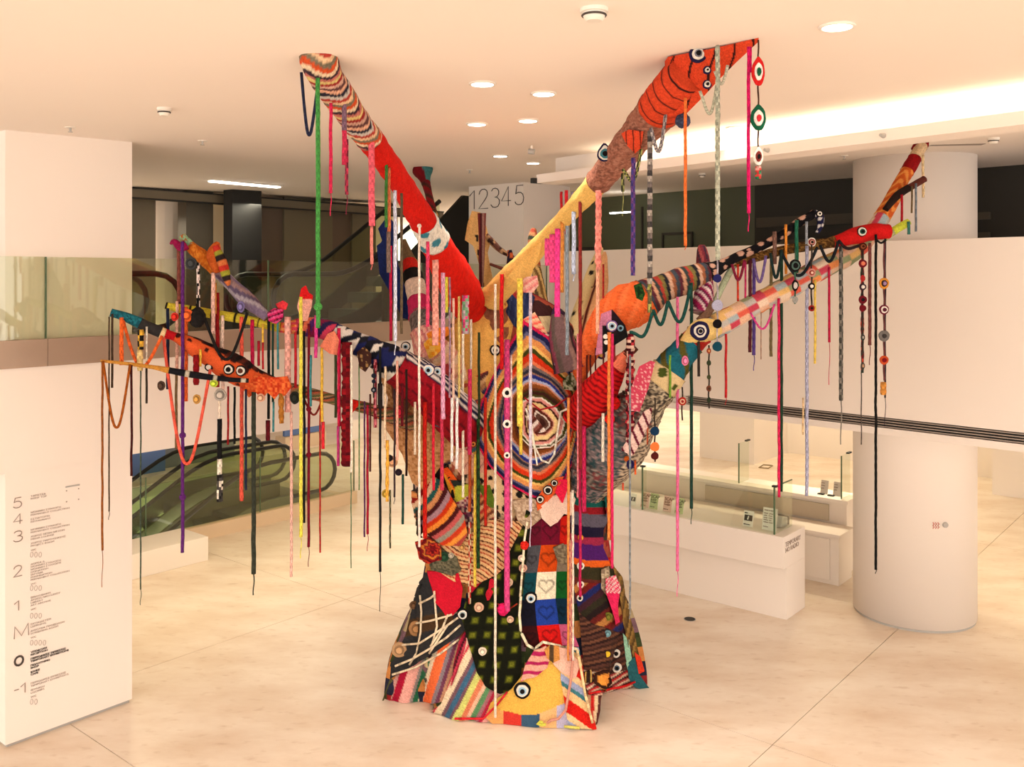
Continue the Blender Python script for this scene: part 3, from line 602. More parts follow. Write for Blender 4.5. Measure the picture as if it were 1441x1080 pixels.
def inpoly(x, y, P_):
    c = False; n = len(P_); j = n-1
    for i in range(n):
        xi, yi = P_[i]; xj, yj = P_[j]
        if (yi > y) != (yj > y) and x < (xj-xi)*(y-yi)/(yj-yi)+xi: c = not c
        j = i
    return c
# ---- colour patterns: functions of the stitch position
def pal(cs, t):                                        # cs: list of colours or (colour, weight)
    if not hasattr(cs[0][0], '__len__'): return cs[int(t*len(cs)) % len(cs)]
    tot = sum(w_ for _, w_ in cs); t = (t % 1)*tot
    for c, w_ in cs:
        if t < w_: return c
        t -= w_
    return cs[-1][0]
def solid(c, j=.10): return lambda x, y: tuple(v*(1-j+2*j*h2(round(x), round(y))) for v in c)
def stripes(cs, ang, per, wob=0, ox=0, oy=0):
    ca, sa = math.cos(math.radians(ang)), math.sin(math.radians(ang))
    def f(x, y):
        u = (x-ox)*ca+(y-oy)*sa+wob*math.sin(((y-oy)*ca-(x-ox)*sa)/11); c = pal(cs, u/per); k = .92+.16*h2(round(x*.7), round(y*.7)); return tuple(v*k for v in c)
    return f
def arcs(cs, cx, cy, r0, per, sy=1, wob=0):
    def f(x, y):
        u = math.hypot(x-cx, (y-cy)*sy)-r0+wob*math.sin(math.atan2(y-cy, x-cx)*7); c = pal(cs, u/per); k = .92+.16*h2(round(x*.7), round(y*.7)); return tuple(v*k for v in c)
    return f
def speck(cs, sz=2.2):
    return lambda x, y: cs[int(h2(math.floor(x/sz), math.floor(y/sz))*len(cs))]
def granny(per, ox, oy):
    def f(x, y):
        yy = y-oy; xx = x-ox+.18*yy; u = abs((xx/per) % 1-.5)*2; v = abs((yy/per) % 1-.5)*2; d = max(u, v)
        k = .9+.2*h2(round(x), round(y))
        g = max(0, 1-d/.62); c = [18+150*g**1.1, 20+152*g**1.05, 8+40*g**1.6]
        if d < .13: c = [96, 100, 30]
        return tuple(q*k for q in c)
    return f
def segd(x, y, P_):
    best = 1e9; n = len(P_)
    for i in range(n):
        x0, y0 = P_[i]; x1, y1 = P_[(i+1) % n]; dx, dy = x1-x0, y1-y0; t = max(0, min(1, ((x-x0)*dx+(y-y0)*dy)/(dx*dx+dy*dy+1e-9)))
        d = math.hypot(x-x0-t*dx, y-y0-t*dy); best = min(best, d)
    return best
def rings(Po, Pi, cs):
    def f(x, y):
        a = segd(x, y, Po); b = segd(x, y, Pi) if not inpoly(x, y, Pi) else 0; t = a/(a+b+1e-6); c = pal(cs, min(.999, t)); k = .92+.16*h2(round(x*.7), round(y*.7)); return tuple(v*k for v in c)
    return f
def heart(c, x0, y0, s):
    hp = [(x0+s*.072*16*math.sin(t)**3, y0-s*.072*(13*math.cos(t)-5*math.cos(2*t)-2*math.cos(3*t)-math.cos(4*t))) for t in [2*PI*k/18 for k in range(18)]]
    def f(x, y):
        k = (.92+.14*h2(round(x), round(y)))*(.72 if segd(x, y, hp) < 1.25 else 1)
        return tuple(q*k for q in c)
    return f
def spots(c, c2, per, r, ox=0, oy=0):
    def f(x, y):
        i = math.floor((x-ox)/per); j = math.floor((y-oy)/per); best = False
        for di in (-1, 0, 1):
            for dj in (-1, 0, 1):
                a = (i+di+.2+.6*h2(i+di, j+dj))*per+ox; b = (j+dj+.2+.6*h2(j+dj, i+di+9))*per+oy
                if math.hypot(x-a, y-b) < r*(.6+.7*h2(i+di+3, j+dj)): best = True
        return c2 if best else c
    return f
def multi(*rules):                                     # (test(x, y), pattern) ..., pattern
    def f(x, y):
        for r in rules[:-1]:
            if r[0](x, y): return r[1](x, y)
        return rules[-1](x, y)
    return f
# ---- a patch of stitches laid on the trunk (or hung at its own depth)
LAY = [0]
def snap(x, y, P_):
    best = 1e9; out = (x, y); n = len(P_)
    for i in range(n):
        a0, b0 = P_[i]; a1, b1 = P_[(i+1) % n]; dx, dy = a1-a0, b1-b0; t = max(0, min(1, ((x-a0)*dx+(y-b0)*dy)/(dx*dx+dy*dy+1e-9)))
        d = (x-a0-t*dx)**2+(y-b0-t*dy)**2
        if d < best: best = d; out = (a0+t*dx, b0+t*dy)
    return out
def patch(name, Pg, pat, off=None, depth=None, fold=0, fper=12, step=1.6, th=.02, label=None, bvh=None, parent=None):
    LAY[0] += 1
    if off is None: off = .010+.0012*LAY[0]
    x0 = min(p[0] for p in Pg); x1 = max(p[0] for p in Pg); y0 = min(p[1] for p in Pg); y1 = max(p[1] for p in Pg)
    nx = int((x1-x0)/step)+2; ny = int((y1-y0)/step)+2; mb = MB(); idx = {}; lastY = [YC-.3]; bv = bvh or bodyB
    def vert(i, j):
        if (i, j) in idx: return idx[(i, j)]
        x = x0+(i-.5)*step; y = y0+(j-.5)*step
        if not inpoly(x, y, Pg): x, y = snap(x, y, Pg)
        rel = .008*mnoise.noise(Vector((x/14, y/14, LAY[0])))+fold*math.sin(x/fper+y/(fper*6)+LAY[0])
        if depth is None:
            q, n = ray(bv, x, y)
            if q is None: q = P(x, y, lastY[0]); n = Vector((0, -1, 0))
            else:
                if n.y > 0: n = -n
                lastY[0] = lastY[0]*.6+q.y*.4
            q = q+(n*.5+Vector((0, -1, 0))*.5).normalized()*(off+rel)
        else: q = P(x, y, depth(x, y)+rel)
        if q.z < .004: q.z = .004
        mb.v.append(tuple(q)); mb.vc.append(lin(pat(x, y))); idx[(i, j)] = len(mb.v)-1; return idx[(i, j)]
    ins = {(i, j): inpoly(x0+(i-.5)*step, y0+(j-.5)*step, Pg) for i in range(-1, nx+2) for j in range(-1, ny+2)}
    cells = [(i, j) for i in range(-1, nx+1) for j in range(-1, ny+1) if ins[(i, j)]+ins[(i+1, j)]+ins[(i, j+1)]+ins[(i+1, j+1)] >= 1]
    cs_ = set(cells)
    for i, j in cells: mb.f.append((vert(i, j), vert(i, j+1), vert(i+1, j+1), vert(i+1, j)))
    nf = len(mb.f); base = len(mb.v)
    back = Vector((0, th, 0)); mb.v += [tuple(Vector(v)+back) for v in mb.v[:base]]; mb.vc += mb.vc[:base]   # thickness of the cloth
    for k in range(nf):
        (i, j) = cells[k]; f = mb.f[k]
        if depth is not None: mb.f.append(tuple(base+q for q in reversed(f)))
        for (di, dj, a, b) in ((-1, 0, 0, 1), (0, 1, 1, 2), (1, 0, 2, 3), (0, -1, 3, 0)):
            if (i+di, j+dj) not in cs_: mb.f.append((f[b], f[a], base+f[a], base+f[b]))
    o = put(mb.obj(name, YARN, smooth=False, flip=False), parent or tree)
    if label: o['label'] = label
    addall(mb); return o
# ---- limbs: tubes of knitted sleeves along a path given by pixel, depth and width
LIMB = {}
def cat(p0, p1, p2, p3, t):
    return [.5*((2*b)+(c-a)*t+(2*a-5*b+4*c-d)*t*t+(3*b-a-3*c+d)*t**3) for a, b, c, d in zip(p0, p1, p2, p3)]
def limb(key, pts, sleeves, axis=0, n=None, step=1.7):
    n = n or int(max(20, min(64, max(p[3] for p in pts)*1.15)))
    S = []; m = len(pts)
    for i in range(m-1):
        p = [pts[max(0, i-1)], pts[i], pts[i+1], pts[min(m-1, i+2)]]; L = math.hypot(pts[i+1][0]-pts[i][0], pts[i+1][1]-pts[i][1]); k = max(2, int(L/step))
        for j in range(k): S.append(cat(*p, j/k))
    S.append(list(pts[-1])); LIMB[key] = S
    arc = [0]
    for i in range(1, len(S)): arc.append(arc[-1]+math.hypot(S[i][0]-S[i-1][0], S[i][1]-S[i-1][1]))
    W3 = [P(s[0], s[1], s[2]) for s in S]
    frames = []; prev = None
    for i in range(len(S)):
        t = (W3[min(i+1, len(S)-1)]-W3[max(i-1, 0)]).normalized()
        u = (Vector((0, -1, 0))-t*Vector((0, -1, 0)).dot(t))
        u = u.normalized() if u.length > .05 else t.orthogonal().normalized()
        frames.append((u, t.cross(u)))
    prevname = None
    for si, (c0, c1, pat, name, label) in enumerate(sleeves):
        lo, hi = min(c0, c1), max(c0, c1); ids = [i for i in range(len(S)) if lo-.01 <= S[i][axis] <= hi+.01]
        if len(ids) < 2: continue
        a, b = ids[0], ids[-1]
        if b < len(S)-1: b += 1
        mb = MB(); M_ = b-a+1
        for r, i in enumerate(range(a, b+1)):
            rad = max(1.5, S[i][3])/2/F*S[i][2]; u, v = frames[i]
            rim = 1+.05*(1 if r in (0, M_-1) else 0)+.012*si % .03
            for j in range(n):
                an = 2*PI*j/n; w_ = rad*rim*(1+.07*mnoise.noise(Vector((math.cos(an)*1.6, math.sin(an)*1.6, arc[i]/16+si)))+.05*mnoise.noise(Vector((math.cos(an)*3, math.sin(an)*3, arc[i]/7+si*5))))
                mb.v.append(tuple(W3[i]+u*math.cos(an)*w_+v*math.sin(an)*w_)); mb.vc.append(lin(pat(arc[i], ((j/n+.5) % 1-.5)*PI*S[i][3])))
        for r in range(M_-1):
            for j in range(n):
                mb.f.append((r*n+j, r*n+(j+1) % n, (r+1)*n+(j+1) % n, (r+1)*n+j))
        mb.f.append(tuple(range(n-1, -1, -1))); mb.f.append(tuple((M_-1)*n+j for j in range(n)))
        o = put(mb.obj(name, YARN, smooth=True), tree); addall(mb)
        if label: o['label'] = label
def limbY(key, x, axis=0):
    S = LIMB[key]; s = min(S, key=lambda q: abs(q[axis]-x)); return s[2]-s[3]/2/F*s[2]-.012, s
RED, CREAM = (205, 28, 18), (238, 200, 130)
WAVY = [(96, 60, 60), (225, 170, 140), (40, 38, 52), (200, 190, 180), (175, 60, 50), (230, 190, 150), (120, 110, 90), (205, 80, 40), (232, 205, 170), (60, 40, 50), (190, 110, 100), (215, 190, 120), (150, 40, 40), (205, 160, 140)]
limb('A', [(446, 50, 5.48, 54), (447, 66, 5.49, 54), (449, 84, 5.52, 52), (457, 104, 5.62, 49), (471, 127, 5.75, 46), (498, 167, 6.05, 41), (528, 206, 6.45, 36), (560, 252, 6.9, 33), (590, 302, 7.4, 37), (613, 342, 7.85, 42), (638, 388, 8.4, 52), (657, 424, 8.95, 52), (672, 456, 9.3, 26)],
     [(50, 194, stripes(WAVY, 0, 62, 5), 'knitted_sleeve', 'sleeve of fine wavy stripes under the ceiling'), (194, 311, solid(RED, .07), 'knitted_sleeve', 'plain red sleeve'),
      (311, 338, multi((lambda x, y: math.sin(y/5+x/7)+math.sin(x/3-y/9) > .75, solid((60, 130, 150))), solid((226, 222, 212))), 'knitted_sleeve', 'white sleeve flecked with teal'), (338, 456, solid((214, 30, 18), .07), 'knitted_sleeve', 'red sleeve at the fork')], axis=1)
limb('B', [(692, 420, 9.0, 36), (718, 392, 8.65, 34), (746, 361, 8.25, 29), (775, 328, 7.8, 24), (802, 299, 7.4, 25), (830, 269, 7.0, 31), (858, 237, 6.65, 40), (886, 203, 6.35, 46), (915, 169, 6.05, 54), (944, 132, 5.8, 62), (972, 100, 5.58, 58)],
     [(424, 256, solid((240, 196, 110), .05), 'knitted_sleeve', 'plain cream yellow sleeve'), (256, 156, speck([(150, 96, 78), (172, 118, 98), (126, 80, 66), (160, 104, 84)]), 'knitted_sleeve', 'speckled brown sleeve'), (156, 90, stripes([((212, 70, 38), 9), ((50, 24, 20), 1.6)], 0, 15), 'knitted_sleeve', 'orange sleeve ringed with black')], axis=1)
BW = [(20, 22, 34), (228, 220, 208), (28, 34, 84), (22, 22, 30), (216, 206, 196)]
def tri(x, y):
    a = math.floor(x/11); b = math.floor((y+(x % 11))/13); return BW[int(h2(a, b)*5)]
YW = multi((lambda x, y: (x % 33) < 3, solid((25, 20, 15))), solid((214, 196, 60), .1))
MUL = [(130, 30, 70), (36, 30, 70), (200, 60, 90), (60, 30, 40), (220, 110, 80), (80, 40, 110)]
FISH = multi((lambda x, y: y < -20, stripes([(26, 28, 60), (226, 214, 206)], 90, 9)), stripes([((150, 18, 32), 10), ((90, 12, 24), 1.5)], 78, 18))
limb('C', [(233, 430, 7.9, 9), (262, 436, 7.95, 13), (300, 442, 8.0, 13), (350, 451, 8.02, 13), (395, 461, 8.05, 14), (425, 460, 8.1, 24), (455, 464, 8.12, 28), (490, 478, 8.15, 30), (525, 496, 8.2, 38), (560, 516, 8.25, 52), (600, 546, 8.4, 62), (640, 584, 8.75, 64), (662, 606, 9.0, 60)],
     [(233, 394, YW, 'knitted_sleeve', 'yellow sleeve wound with black yarn'), (394, 416, speck([(225, 110, 50), (220, 70, 90), (240, 150, 90)], 4), 'knitted_sleeve', 'orange and pink sleeve'),
      (416, 468, stripes(MUL, 30, 46, 3), 'knitted_sleeve', 'purple and crimson striped sleeve'), (468, 556, tri, 'knitted_sleeve', 'sleeve of black, white and blue triangles'), (556, 662, FISH, 'knitted_sleeve', 'dark red sleeve with a navy and white edge')])
limb('D', [(376, 447, 7.98, 13), (348, 422, 8.0, 22), (318, 393, 8.0, 18), (290, 366, 7.95, 20), (268, 347, 7.95, 15), (256, 332, 7.95, 10)],
     [(376, 304, stripes([(120, 104, 130), (160, 150, 160), (90, 76, 100), (150, 120, 120)], 75, 26, 2), 'knitted_sleeve', 'translucent lilac sleeve'), (304, 268, speck([(200, 105, 30), (215, 130, 45), (180, 90, 25)]), 'knitted_sleeve', 'mustard orange knit'), (268, 256, speck([(150, 190, 150), (120, 165, 130), (170, 90, 40)]), 'knitted_sleeve', 'mint and ochre tip')])
limb('D2', [(306, 384, 7.9, 10), (300, 362, 7.9, 18), (304, 348, 7.9, 14), (307, 341, 7.9, 5)], [(384, 341, speck([(180, 80, 30), (200, 96, 40)]), 'knitted_spur', 'rust orange spur')], axis=1)
limb('D3', [(303, 346, 7.86, 8), (312, 368, 7.86, 14), (319, 392, 7.86, 11), (322, 402, 7.86, 4)], [(346, 402, stripes([(190, 50, 40), (150, 150, 50), (40, 30, 30), (200, 110, 60)], 0, 30), 'knitted_spur', None)], axis=1)
limb('D4', [(262, 345, 7.9, 14), (254, 348, 7.88, 12), (245, 340, 7.88, 8), (240, 344, 7.88, 3)], [(262, 240, solid((140, 20, 70)), 'knitted_tip', 'magenta beak shaped tip')])
limb('E', [(156, 440, 7.6, 11), (176, 446, 7.65, 13), (197, 455, 7.7, 15), (226, 468, 7.75, 15), (246, 474, 7.8, 12), (270, 486, 7.8, 24), (300, 503, 7.85, 31), (330, 520, 7.9, 41), (358, 533, 7.95, 30), (395, 545, 8.0, 20), (440, 555, 8.1, 16), (490, 568, 8.2, 15), (540, 582, 8.5, 20), (604, 604, 9.05, 34)],
     [(156, 196, speck([(30, 105, 120), (40, 125, 140), (25, 80, 95)]), 'knitted_sleeve', 'teal crocheted sleeve'), (196, 225, solid((52, 50, 50)), 'knitted_sleeve', 'charcoal sleeve'), (225, 230, solid((230, 200, 150)), 'knitted_sleeve', 'cream ring'), (230, 247, solid((196, 24, 34)), 'knitted_sleeve', 'red sleeve'),
      (247, 396, multi((lambda x, y: y < -14, stripes([(50, 26, 24), (24, 20, 20), (90, 40, 30)], 20, 20)), spots((222, 92, 46), (60, 24, 20), 22, 4)), 'knitted_sleeve', 'orange fish shaped sleeve'),
      (396, 604, stripes([(150, 110, 80), (90, 100, 60), (190, 150, 110), (60, 60, 50), (200, 100, 70)], 62, 13, 2), 'knitted_sleeve', 'wrapped olive and tan cords')])
limb('F', [(142, 508, 7.5, 4), (178, 512, 7.52, 5), (215, 517, 7.56, 6), (240, 522, 7.6, 9), (280, 529, 7.65, 9), (318, 534, 7.7, 7), (350, 536, 7.75, 6)],
     [(142, 236, solid((200, 140, 60)), 'wrapped_stick', 'thin ochre stick'), (236, 350, multi((lambda x, y: (x % 40) < 6, solid((200, 190, 170))), solid((24, 24, 30))), 'wrapped_stick', 'black wound stick')])
MS = [(90, 40, 50), (200, 150, 120), (50, 60, 60), (170, 60, 50), (120, 110, 60), (30, 30, 40), (205, 165, 140), (150, 90, 60), (60, 70, 80)]
BF = spots((20, 18, 22), (205, 160, 140), 15, 4)
limb('G', [(808, 540, 9.05, 22), (824, 502, 8.95, 30), (846, 464, 8.8, 44), (876, 436, 8.7, 64), (903, 423, 8.7, 58), (930, 407, 8.72, 40), (960, 396, 8.75, 38), (988, 386, 8.8, 32), (1010, 377, 8.85, 20), (1040, 361, 8.9, 13), (1075, 345, 8.95, 12), (1100, 331, 8.98, 12), (1125, 313, 9.0, 12), (1146, 301, 9.0, 12)],
     [(806, 908, stripes([((240, 108, 52), 9), ((218, 86, 38), 1.6), ((244, 120, 66), 6)], 35, 17, 1.5), 'knitted_sleeve', 'bright orange cloth cover'), (908, 992, stripes(MS, 0, 42, 2), 'knitted_sleeve', 'sleeve of narrow dark stripes'), (992, 1146, BF, 'knitted_sleeve', 'black sleeve with pink flowers')])  # darker diagonal lines in the orange stand for shade in its pleats
limb('G2', [(1146, 301, 9.0, 12), (1154, 305, 8.98, 11), (1154, 318, 8.97, 9), (1150, 328, 8.96, 5)], [(298, 330, spots((24, 26, 60), (210, 205, 205), 9, 2.5), 'knitted_tip', 'navy curled tip')], axis=1)
limb('G3', [(985, 440, 8.75, 30), (991, 410, 8.8, 26), (990, 375, 8.85, 20), (988, 352, 8.9, 14), (988, 345, 8.9, 8)], [(440, 388, stripes([(150, 30, 80), (226, 200, 200), (90, 26, 60)], 30, 10, 3), 'knitted_spur', 'magenta zigzag striped limb'), (388, 345, stripes([(110, 40, 50), (60, 36, 50), (150, 70, 70)], 80, 12), 'knitted_spur', 'maroon striped stub')], axis=1)
limb('H', [(992, 382, 8.85, 10), (1030, 372, 8.9, 12), (1080, 358, 8.95, 13), (1120, 349, 9.0, 14), (1172, 341, 9.0, 16), (1200, 333, 9.02, 22), (1226, 327, 9.05, 24), (1250, 326, 9.08, 20)],
     [(992, 1172, speck([(110, 76, 34), (60, 40, 20), (150, 110, 56), (84, 56, 26)]), 'knitted_sleeve', 'mottled brown sleeve'), (1172, 1250, solid((206, 26, 26), .06), 'knitted_sleeve', 'red fish shaped sleeve')])
PAST = [(236, 190, 160), (200, 195, 190), (240, 150, 90), (225, 100, 80), (170, 185, 190), (238, 200, 170), (200, 70, 90), (236, 190, 120), (150, 160, 120), (240, 214, 190)]
def pastel(x, y): return PAST[int(h2(math.floor(x/16), math.floor((y+40)/9))*10)]
def fleck(x, y): return (236, 150, 70) if math.sin(x/2.4+math.sin(y/3)*2) > .2 else (206, 92, 36)
limb('I', [(975, 474, 8.75, 30), (1015, 455, 8.8, 34), (1060, 430, 8.88, 30), (1110, 404, 8.95, 32), (1160, 376, 9.05, 30), (1200, 356, 9.15, 26), (1228, 326, 9.2, 24), (1243, 303, 9.28, 22), (1256, 280, 9.4, 20), (1268, 256, 9.55, 18), (1280, 236, 9.65, 18), (1291, 216, 9.75, 17), (1297, 203, 9.84, 18)],
     [(975, 1240, pastel, 'knitted_sleeve', 'sleeve of pastel patches'), (1240, 1276, fleck, 'knitted_sleeve', 'orange flecked sleeve'), (1276, 1287, solid((150, 16, 20)), 'knitted_sleeve', 'dark red sleeve'), (1287, 1295, solid((222, 190, 150)), 'knitted_sleeve', 'cream ribbed cuff'), (1295, 1297, solid((130, 14, 22)), 'knitted_sleeve', 'red foot on the ceiling')])
limb('I0', [(1284, 211, 9.80, 6), (1292, 206, 9.80, 14), (1302, 203, 9.82, 14), (1306, 203, 9.82, 8)], [(1284, 1306, solid((130, 14, 22)), 'knitted_tip', 'dark red foot touching the ceiling')])
limb('I2', [(1246, 295, 9.2, 8), (1262, 276, 9.3, 11), (1280, 264, 9.35, 10), (1301, 252, 9.4, 9)], [(1246, 1278, solid((40, 26, 22)), 'knitted_spur', 'dark brown side branch'), (1278, 1301, solid((92, 44, 36)), 'knitted_spur', None)])
limb('I3', [(1244, 334, 9.1, 12), (1258, 325, 9.1, 11), (1273, 316, 9.1, 11), (1279, 312, 9.1, 9)], [(1244, 1256, solid((180, 180, 130)), 'knitted_spur', None), (1256, 1279, solid((206, 214, 70)), 'knitted_spur', 'lime green spur')])
NETC = multi((lambda x, y: (x+y) % 7 < 2.2 or (x-y) % 7 < 2.2, solid((196, 176, 150))), solid((62, 52, 50)))
limb('J', [(822, 690, 9.0, 50), (848, 648, 8.85, 84), (876, 606, 8.75, 92), (908, 566, 8.7, 60), (935, 532, 8.68, 52), (956, 503, 8.68, 42), (974, 482, 8.68, 36), (988, 470, 8.7, 32)],
     [(822, 902, multi((lambda x, y: y > 22, NETC), (lambda x, y: h2(math.floor(x/26), 3) > .5, speck([(70, 80, 84), (110, 100, 100), (40, 70, 74), (150, 130, 130)], 2.4)), speck([(90, 84, 80), (150, 140, 130), (120, 60, 60), (60, 60, 60)], 2.4)), 'knitted_sleeve', 'grey netted cover'),
      (902, 926, speck([(206, 190, 160), (90, 80, 70), (160, 145, 120), (60, 54, 48)], 2.6), 'knitted_sleeve', 'cream and black tweed sleeve'), (926, 942, spots((226, 200, 150), (70, 84, 30), 26, 8), 'knitted_sleeve', 'cream sleeve with olive edges'), (942, 972, multi((lambda x, y: math.sin(x/6+y/8) > .55, solid((90, 84, 34))), solid((30, 104, 122))), 'knitted_sleeve', 'teal and olive sleeve'), (972, 988, solid((170, 40, 34)), 'knitted_sleeve', None)])
limb('J2', [(960, 482, 8.62, 10), (972, 474, 8.6, 22), (986, 466, 8.6, 32), (1002, 464, 8.62, 28), (1012, 466, 8.66, 12)], [(960, 1012, solid((240, 206, 130), .05), 'knitted_head', 'cream yellow fish head')])
limb('J3', [(984, 452, 8.66, 11), (996, 440, 8.68, 12), (1004, 426, 8.7, 11)], [(984, 1004, solid((120, 88, 70)), 'knitted_spur', 'taupe spur')])
limb('J4', [(1006, 426, 8.8, 8), (1018, 400, 8.85, 9), (1032, 374, 8.9, 9)], [(1006, 1032, solid((170, 180, 150)), 'knitted_spur', 'pale sage stick')])
ruch = lambda x, y: (206, 26, 26) if math.sin(x*1.05+.6*math.sin(y/4)) > -.35 else (120, 8, 14)
limb('L', [(810, 592, 8.85, 40), (830, 570, 8.72, 54), (848, 544, 8.62, 48), (862, 524, 8.58, 36), (870, 514, 8.56, 26), (882, 500, 8.52, 15), (893, 488, 8.5, 13)],
     [(810, 868, ruch, 'knitted_sleeve', 'red ruched sleeve'), (868, 882, solid((232, 120, 90)), 'knitted_sleeve', 'salmon cuff'), (882, 893, solid((80, 40, 28)), 'knitted_sleeve', 'brown tip')])
# limbs at the back of the crown
limb('M', [(606, 512, 9.25, 44), (596, 462, 9.5, 36), (588, 420, 9.8, 30), (580, 385, 10.1, 26), (572, 352, 10.4, 12), (569, 338, 10.5, 5)],
     [(512, 470, stripes([(226, 150, 140), (190, 100, 110), (236, 190, 170)], 70, 8), 'knitted_sleeve', 'pink ribbed sleeve'), (470, 446, speck([(110, 96, 92), (80, 72, 70), (140, 120, 116)]), 'knitted_sleeve', 'grey sleeve'), (446, 426, solid((190, 40, 90)), 'knitted_sleeve', 'magenta sleeve'), (426, 402, solid((232, 206, 190)), 'knitted_sleeve', 'cream sleeve'), (402, 388, solid((24, 20, 20)), 'knitted_sleeve', 'black ring'), (388, 370, solid((206, 36, 24)), 'knitted_sleeve', 'red sleeve'), (370, 338, multi((lambda x, y: abs(y) > 14, solid((236, 190, 90))), solid((120, 96, 70))), 'knitted_tip', 'pointed brown tip')], axis=1)
limb('K', [(655, 420, 9.6, 20), (640, 380, 10.0, 14), (622, 335, 10.5, 12), (610, 300, 11.0, 11), (602, 268, 11.5, 11), (598, 252, 11.7, 15), (595, 240, 11.85, 27)],
     [(420, 300, speck([(226, 170, 90), (60, 40, 30), (120, 80, 40), (40, 70, 40)], 5), 'knitted_sleeve', 'thin mottled rear branch'), (300, 258, stripes([(150, 24, 30), (70, 40, 30), (120, 30, 40)], 40, 12), 'knitted_sleeve', 'maroon wound rear branch'), (258, 240, multi((lambda x, y: y > 2, solid((70, 130, 130))), solid((120, 16, 26))), 'knitted_tip', 'red and teal cone against the ceiling')], axis=1)
limb('N2', [(676, 322, 10.3, 6), (690, 338, 10.2, 9), (704, 352, 10.1, 8), (722, 362, 10.0, 5)], [(676, 722, speck([(110, 70, 60), (60, 40, 36), (190, 150, 110)], 4), 'wrapped_twig', None)])
limb('N3', [(690, 372, 10.2, 4), (712, 380, 10.1, 5), (735, 388, 10.0, 5)], [(690, 735, solid((110, 60, 50)), 'wrapped_twig', None)])
limb('N4', [(716, 372, 10.0, 7), (718, 362, 10.0, 9), (717, 352, 10.0, 6)], [(372, 352, spots((30, 30, 50), (220, 110, 60), 9, 3), 'knitted_tip', None)], axis=1)
limb('O', [(806, 480, 9.3, 24), (818, 440, 9.6, 24), (832, 395, 10.0, 21), (842, 362, 10.3, 14), (846, 350, 10.4, 6)], [(480, 350, spots((236, 214, 160), (28, 26, 26), 20, 3.6), 'knitted_sleeve', 'cream rear limb with black spots')], axis=1)
limb('O2', [(822, 492, 9.25, 22), (836, 440, 9.5, 26), (846, 400, 9.8, 20), (850, 366, 10.0, 10), (851, 356, 10.1, 4)], [(492, 356, multi((lambda x, y: abs(y+12) < 2.5, solid((90, 30, 24))), solid((236, 180, 130), .05)), 'knitted_sleeve', 'peach rear limb')], axis=1)
limb('Q', [(800, 520, 8.95, 46), (792, 490, 8.95, 38), (788, 462, 9.0, 30), (787, 444, 9.05, 22), (790, 438, 9.05, 24)], [(520, 446, stripes([(110, 84, 84), (150, 120, 110), (60, 44, 52), (130, 60, 80), (90, 76, 70)], 90, 36, 1), 'draped_bag', 'mauve striped gathered bag'), (446, 438, solid((60, 44, 70)), 'bag_rim', None)], axis=1)
limb('R', [(764, 486, 9.1, 44), (760, 450, 9.4, 34), (756, 410, 9.8, 24), (752, 370, 10.1, 16), (750, 336, 10.4, 14), (751, 324, 10.5, 8)], [(486, 380, stripes([(200, 170, 110), (120, 90, 50), (226, 190, 120), (90, 70, 50)], 75, 18, 2), 'knitted_sleeve', 'tan rear limb'), (380, 324, stripes([(200, 130, 90), (60, 70, 60), (220, 160, 110), (190, 80, 60)], 20, 22, 3), 'knitted_tip', None)], axis=1)
# ---------------------------------------------------------------- patches sewn on the trunk
NM = 'knitted_patch'
patch('trunk_panel', [(590, 640), (850, 640), (862, 690), (858, 760), (600, 770), (594, 700)], stripes([(200, 160, 120), (130, 60, 40), (60, 50, 45), (220, 180, 140), (170, 80, 60)], 40, 34, 3), step=2.2)
patch('trunk_panel', [(604, 560), (690, 520), (700, 640), (600, 660)], stripes([(170, 120, 80), (60, 60, 90), (200, 90, 60), (90, 50, 50), (214, 170, 120)], 60, 30, 3), step=2.2)
# yellow and brown fork
patch(NM, [(616, 482), (646, 452), (668, 430), (690, 416), (712, 424), (724, 448), (716, 492), (684, 556), (668, 596), (650, 592), (636, 556), (624, 520)], solid((228, 172, 88), .05), label='large plain tan yellow patch below the fork')
patch(NM, [(676, 416), (690, 404), (704, 406), (716, 440), (716, 470), (706, 492), (692, 462), (682, 446)], speck([(142, 86, 62), (150, 92, 68), (132, 78, 56)]), label='brown triangular patch in the fork')
patch(NM, [(684, 414), (694, 403), (706, 402), (714, 440), (702, 432)], solid((150, 28, 48)), label='crimson triangle in the fork')
patch(NM, [(704, 402), (716, 410), (728, 424), (742, 406), (752, 420), (744, 446), (736, 470), (722, 458), (710, 436)], stripes([((34, 42, 78), 7), ((60, 70, 104), 1.5)], 10, 9, 1), label='folded navy patch', fold=.012, fper=5)
patch(NM, [(736, 450), (752, 440), (770, 470), (764, 484), (742, 470)], stripes([(236, 160, 130), (230, 90, 80), (240, 190, 150)], 80, 9, 1))
patch(NM, [(752, 462), (776, 474), (770, 486), (754, 478)], stripes([(24, 22, 22), (230, 220, 200)], 55, 10))
# rainbow spiral panel
OUTP = [(736, 452), (752, 462), (770, 474), (790, 506), (808, 530), (818, 566), (812, 606), (806, 646), (790, 682), (768, 704), (746, 698), (714, 680), (690, 656), (670, 622), (668, 592), (682, 556), (692, 532), (714, 490)]
INP = [(730, 562), (744, 552), (764, 554), (784, 570), (796, 592), (790, 612), (772, 626), (748, 628), (733, 612), (727, 586)]
patch(NM, OUTP, rings(OUTP, INP, [((208, 30, 78), 4), ((28, 32, 74), 7), ((96, 96, 130), 4), ((226, 150, 84), 9), ((240, 196, 110), 4), ((62, 66, 20), 6), ((212, 54, 22), 9), ((222, 120, 80), 5), ((120, 104, 100), 5), ((44, 46, 62), 6), ((150, 110, 90), 3), ((36, 48, 128), 7), ((170, 180, 214), 5), ((214, 150, 120), 4), ((140, 76, 34), 8), ((110, 60, 34), 6), ((30, 30, 60), 5)]), step=1.4, label='big panel of concentric rainbow bands around the centre', off=.05)
